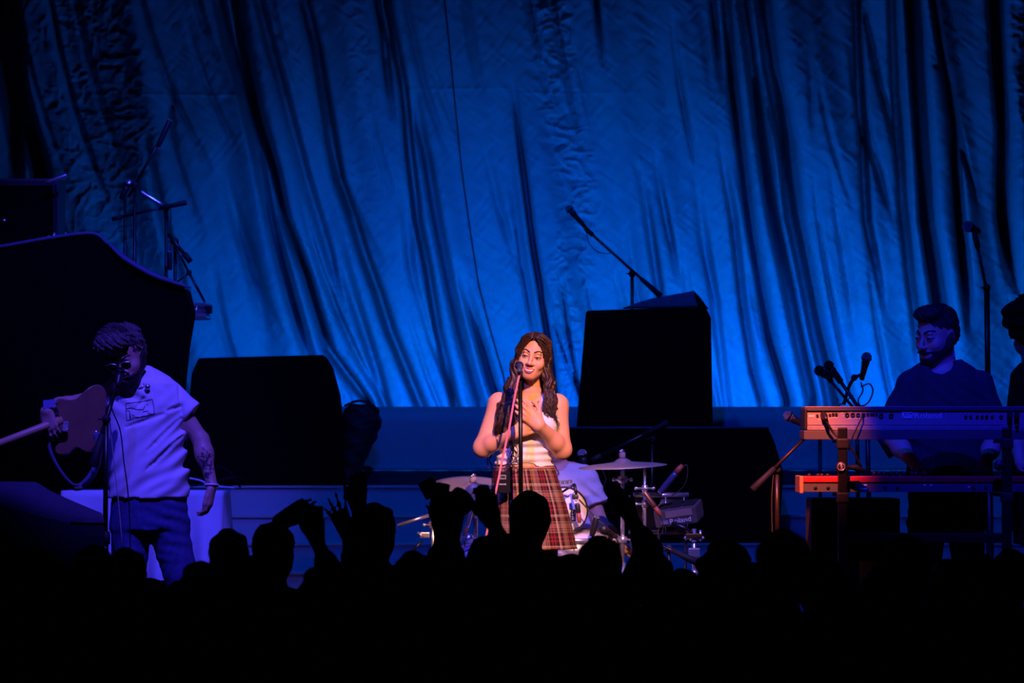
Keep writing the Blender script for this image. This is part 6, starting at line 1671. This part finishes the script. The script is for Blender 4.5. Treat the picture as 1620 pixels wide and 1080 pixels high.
# listeners with raised arms: own poses
def raised(label, px, top, d, L=None, R=None, hair='short', handL=None, handR=None):
    S = F / d; w = lambda x, y, dy=0.0: Vector(((x - 810) / S, d + dy, CZ - (y - HOR) / S))
    hc = w(px, top); H = hc.z - GZ; s = H / 1.725; o = Vector((hc.x, d, GZ))
    J = {}
    for k, v in CJ.items():
        if isinstance(v, Vector): J[k] = o + v * s
        elif k == 'rows': J[k] = [(GZ + a * s, o.x + b * s, d + c * s, e * s, f_ * s) for a, b, c, e, f_ in v]
        elif k == 'neck': J[k] = (o + v[0] * s, o + v[1] * s)
        else: J[k] = v
    J['T'] = head_T(o + Vector((0, .02, 1.605)) * s, yaw=180, scale=s)
    for sd, A, hd in (('L', L, handL), ('R', R, handR)):
        if A is None: continue
        J['el' + sd] = w(*A[0]); J['wr' + sd] = w(*A[1]); J['hand' + sd] = hd
    xs = [J[k].x for k in ('elL', 'elR', 'wrL', 'wrR', 'shL', 'shR')]; ys = [J[k].y for k in ('elL', 'elR', 'wrL', 'wrR')]
    g = (axis((min(xs) - .22, max(xs) + .22, .011)), axis((min(d - .2, min(ys) - .1), max(d + .3, max(ys) + .12), .012)), axis((GZ - .01, GZ + .9, .02), (GZ + .9, max(hc.z, J['wrL'].z + .22, J['wrR'].z + .22) + .03, .009)))
    r = thing('person', label, 'person', o)
    link('body', body_mesh('body', J, g, o, 1), M_dskin, r)
    a, b = clothes(J, g, o); link('shirt', a, M_dark, r); link('trousers', b, M_dark, r)
    link('hair', hair_mesh(hair, J['T'], o, 3), M_darkh, r)
    return r, w
r, w = raised('listener holding up a phone in both hands beside the table', 432, 826, 16.0,
    L=((408, 905, .12), (436, 828, .22)), R=((522, 912, .12), (497, 858, .24)), hair='short',
    handL=dict(dn=((.82, .1, .55), (-.3, -1, .3)), kw=dict(thumb=1, curl=.16, spread=.04, thumb_out=.3)), handR=dict(dn=((-.12, .1, 1), (.2, -1, 0)), kw=dict(thumb=-1, curl=.75, spread=.05)))
ph = thing('smartphone', 'dark phone held up level by the listener at the table', 'phone', w(491, 838, .25))
c = w(490, 820, .27); MB().box(c, (.080, .009, .090), bev=.004).build('case', M_bplas, ph); MB().box(c + Vector((0, .0055, 0)), (.072, .001, .082)).build('screen', mat('dark_screen', (.01, .01, .012), .2), ph)
MB().lathe(c + Vector((-.025, -.0045, .03)), (0, -1, 0), [(.007, 0), (.007, .002), (.005, .0025)], 12).build('lens', M_chrome, ph)
r, w = raised('listener raising one spread hand and one fist', 590, 905, 16.7,
    L=((560, 905, .10), (548, 846, .14)), R=((566, 880, .22), (563, 806, .26)), hair='short',
    handL=dict(dn=((-.42, .05, 1), (0, -1, .0)), kw=dict(thumb=1, curl=.10, spread=.30, thumb_out=1.2, sc=1.02)), handR=dict(dn=((.0, .1, 1), (0, -1, 0)), kw=dict(thumb=-1, curl=.55, spread=.05)))
r, w = raised('listener lifting a camera overhead before the crash cymbal', 672, 900, 16.2,
    L=((690, 905, .12), (698, 845, .20)), R=((716, 905, .15), (716, 842, .22)), hair='short',
    handL=dict(dn=((-.2, .1, 1), (0, -1, 0)), kw=dict(thumb=1, curl=.5)), handR=dict(dn=((.1, .1, 1), (0, -1, 0)), kw=dict(thumb=-1, curl=.6)))
cam_ = thing('camera', 'dark camera with a stubby lens hood held overhead', 'camera', w(705, 815, .22))
c = w(704, 796, .22); MB().box(c, (.125, .075, .095), Euler((0, math.radians(12), 0)).to_matrix(), bev=.014).build('body', M_bplas, cam_)
MB().box(c + Vector((-.012, 0, .06)), (.055, .06, .035), Euler((0, math.radians(12), 0)).to_matrix(), bev=.010).build('viewfinder', M_bplas, cam_)
MB().lathe(c + Vector((.055, .0, .0)), (.25, .2, .25), [(.05, -.03), (.055, 0), (.055, .03), (.048, .034)], 20).build('lens', M_bplas, cam_)
MB().box(w(678, 773, .22), (.070, .05, .075), Euler((0, math.radians(-28), 0)).to_matrix(), bev=.008).build('flash', M_bplas, cam_)
r, w = raised('listener with a raised fist in front of the skirt', 775, 846, 15.2, R=((812, 892, .08), (778, 826, .16)), hair='long',
    handR=dict(dn=((-.25, .1, 1), (0, -1, 0)), kw=dict(thumb=-1, curl=.95, spread=.02, sc=1.1)))
r, w = raised('listener with an arm up beneath the ride cymbal', 1035, 874, 16.4, L=((1028, 872, .14), (1000, 818, .2)), hair='short',
    handL=dict(dn=((-.55, .1, .8), (0, -1, .2)), kw=dict(thumb=1, curl=.8, spread=.05)))
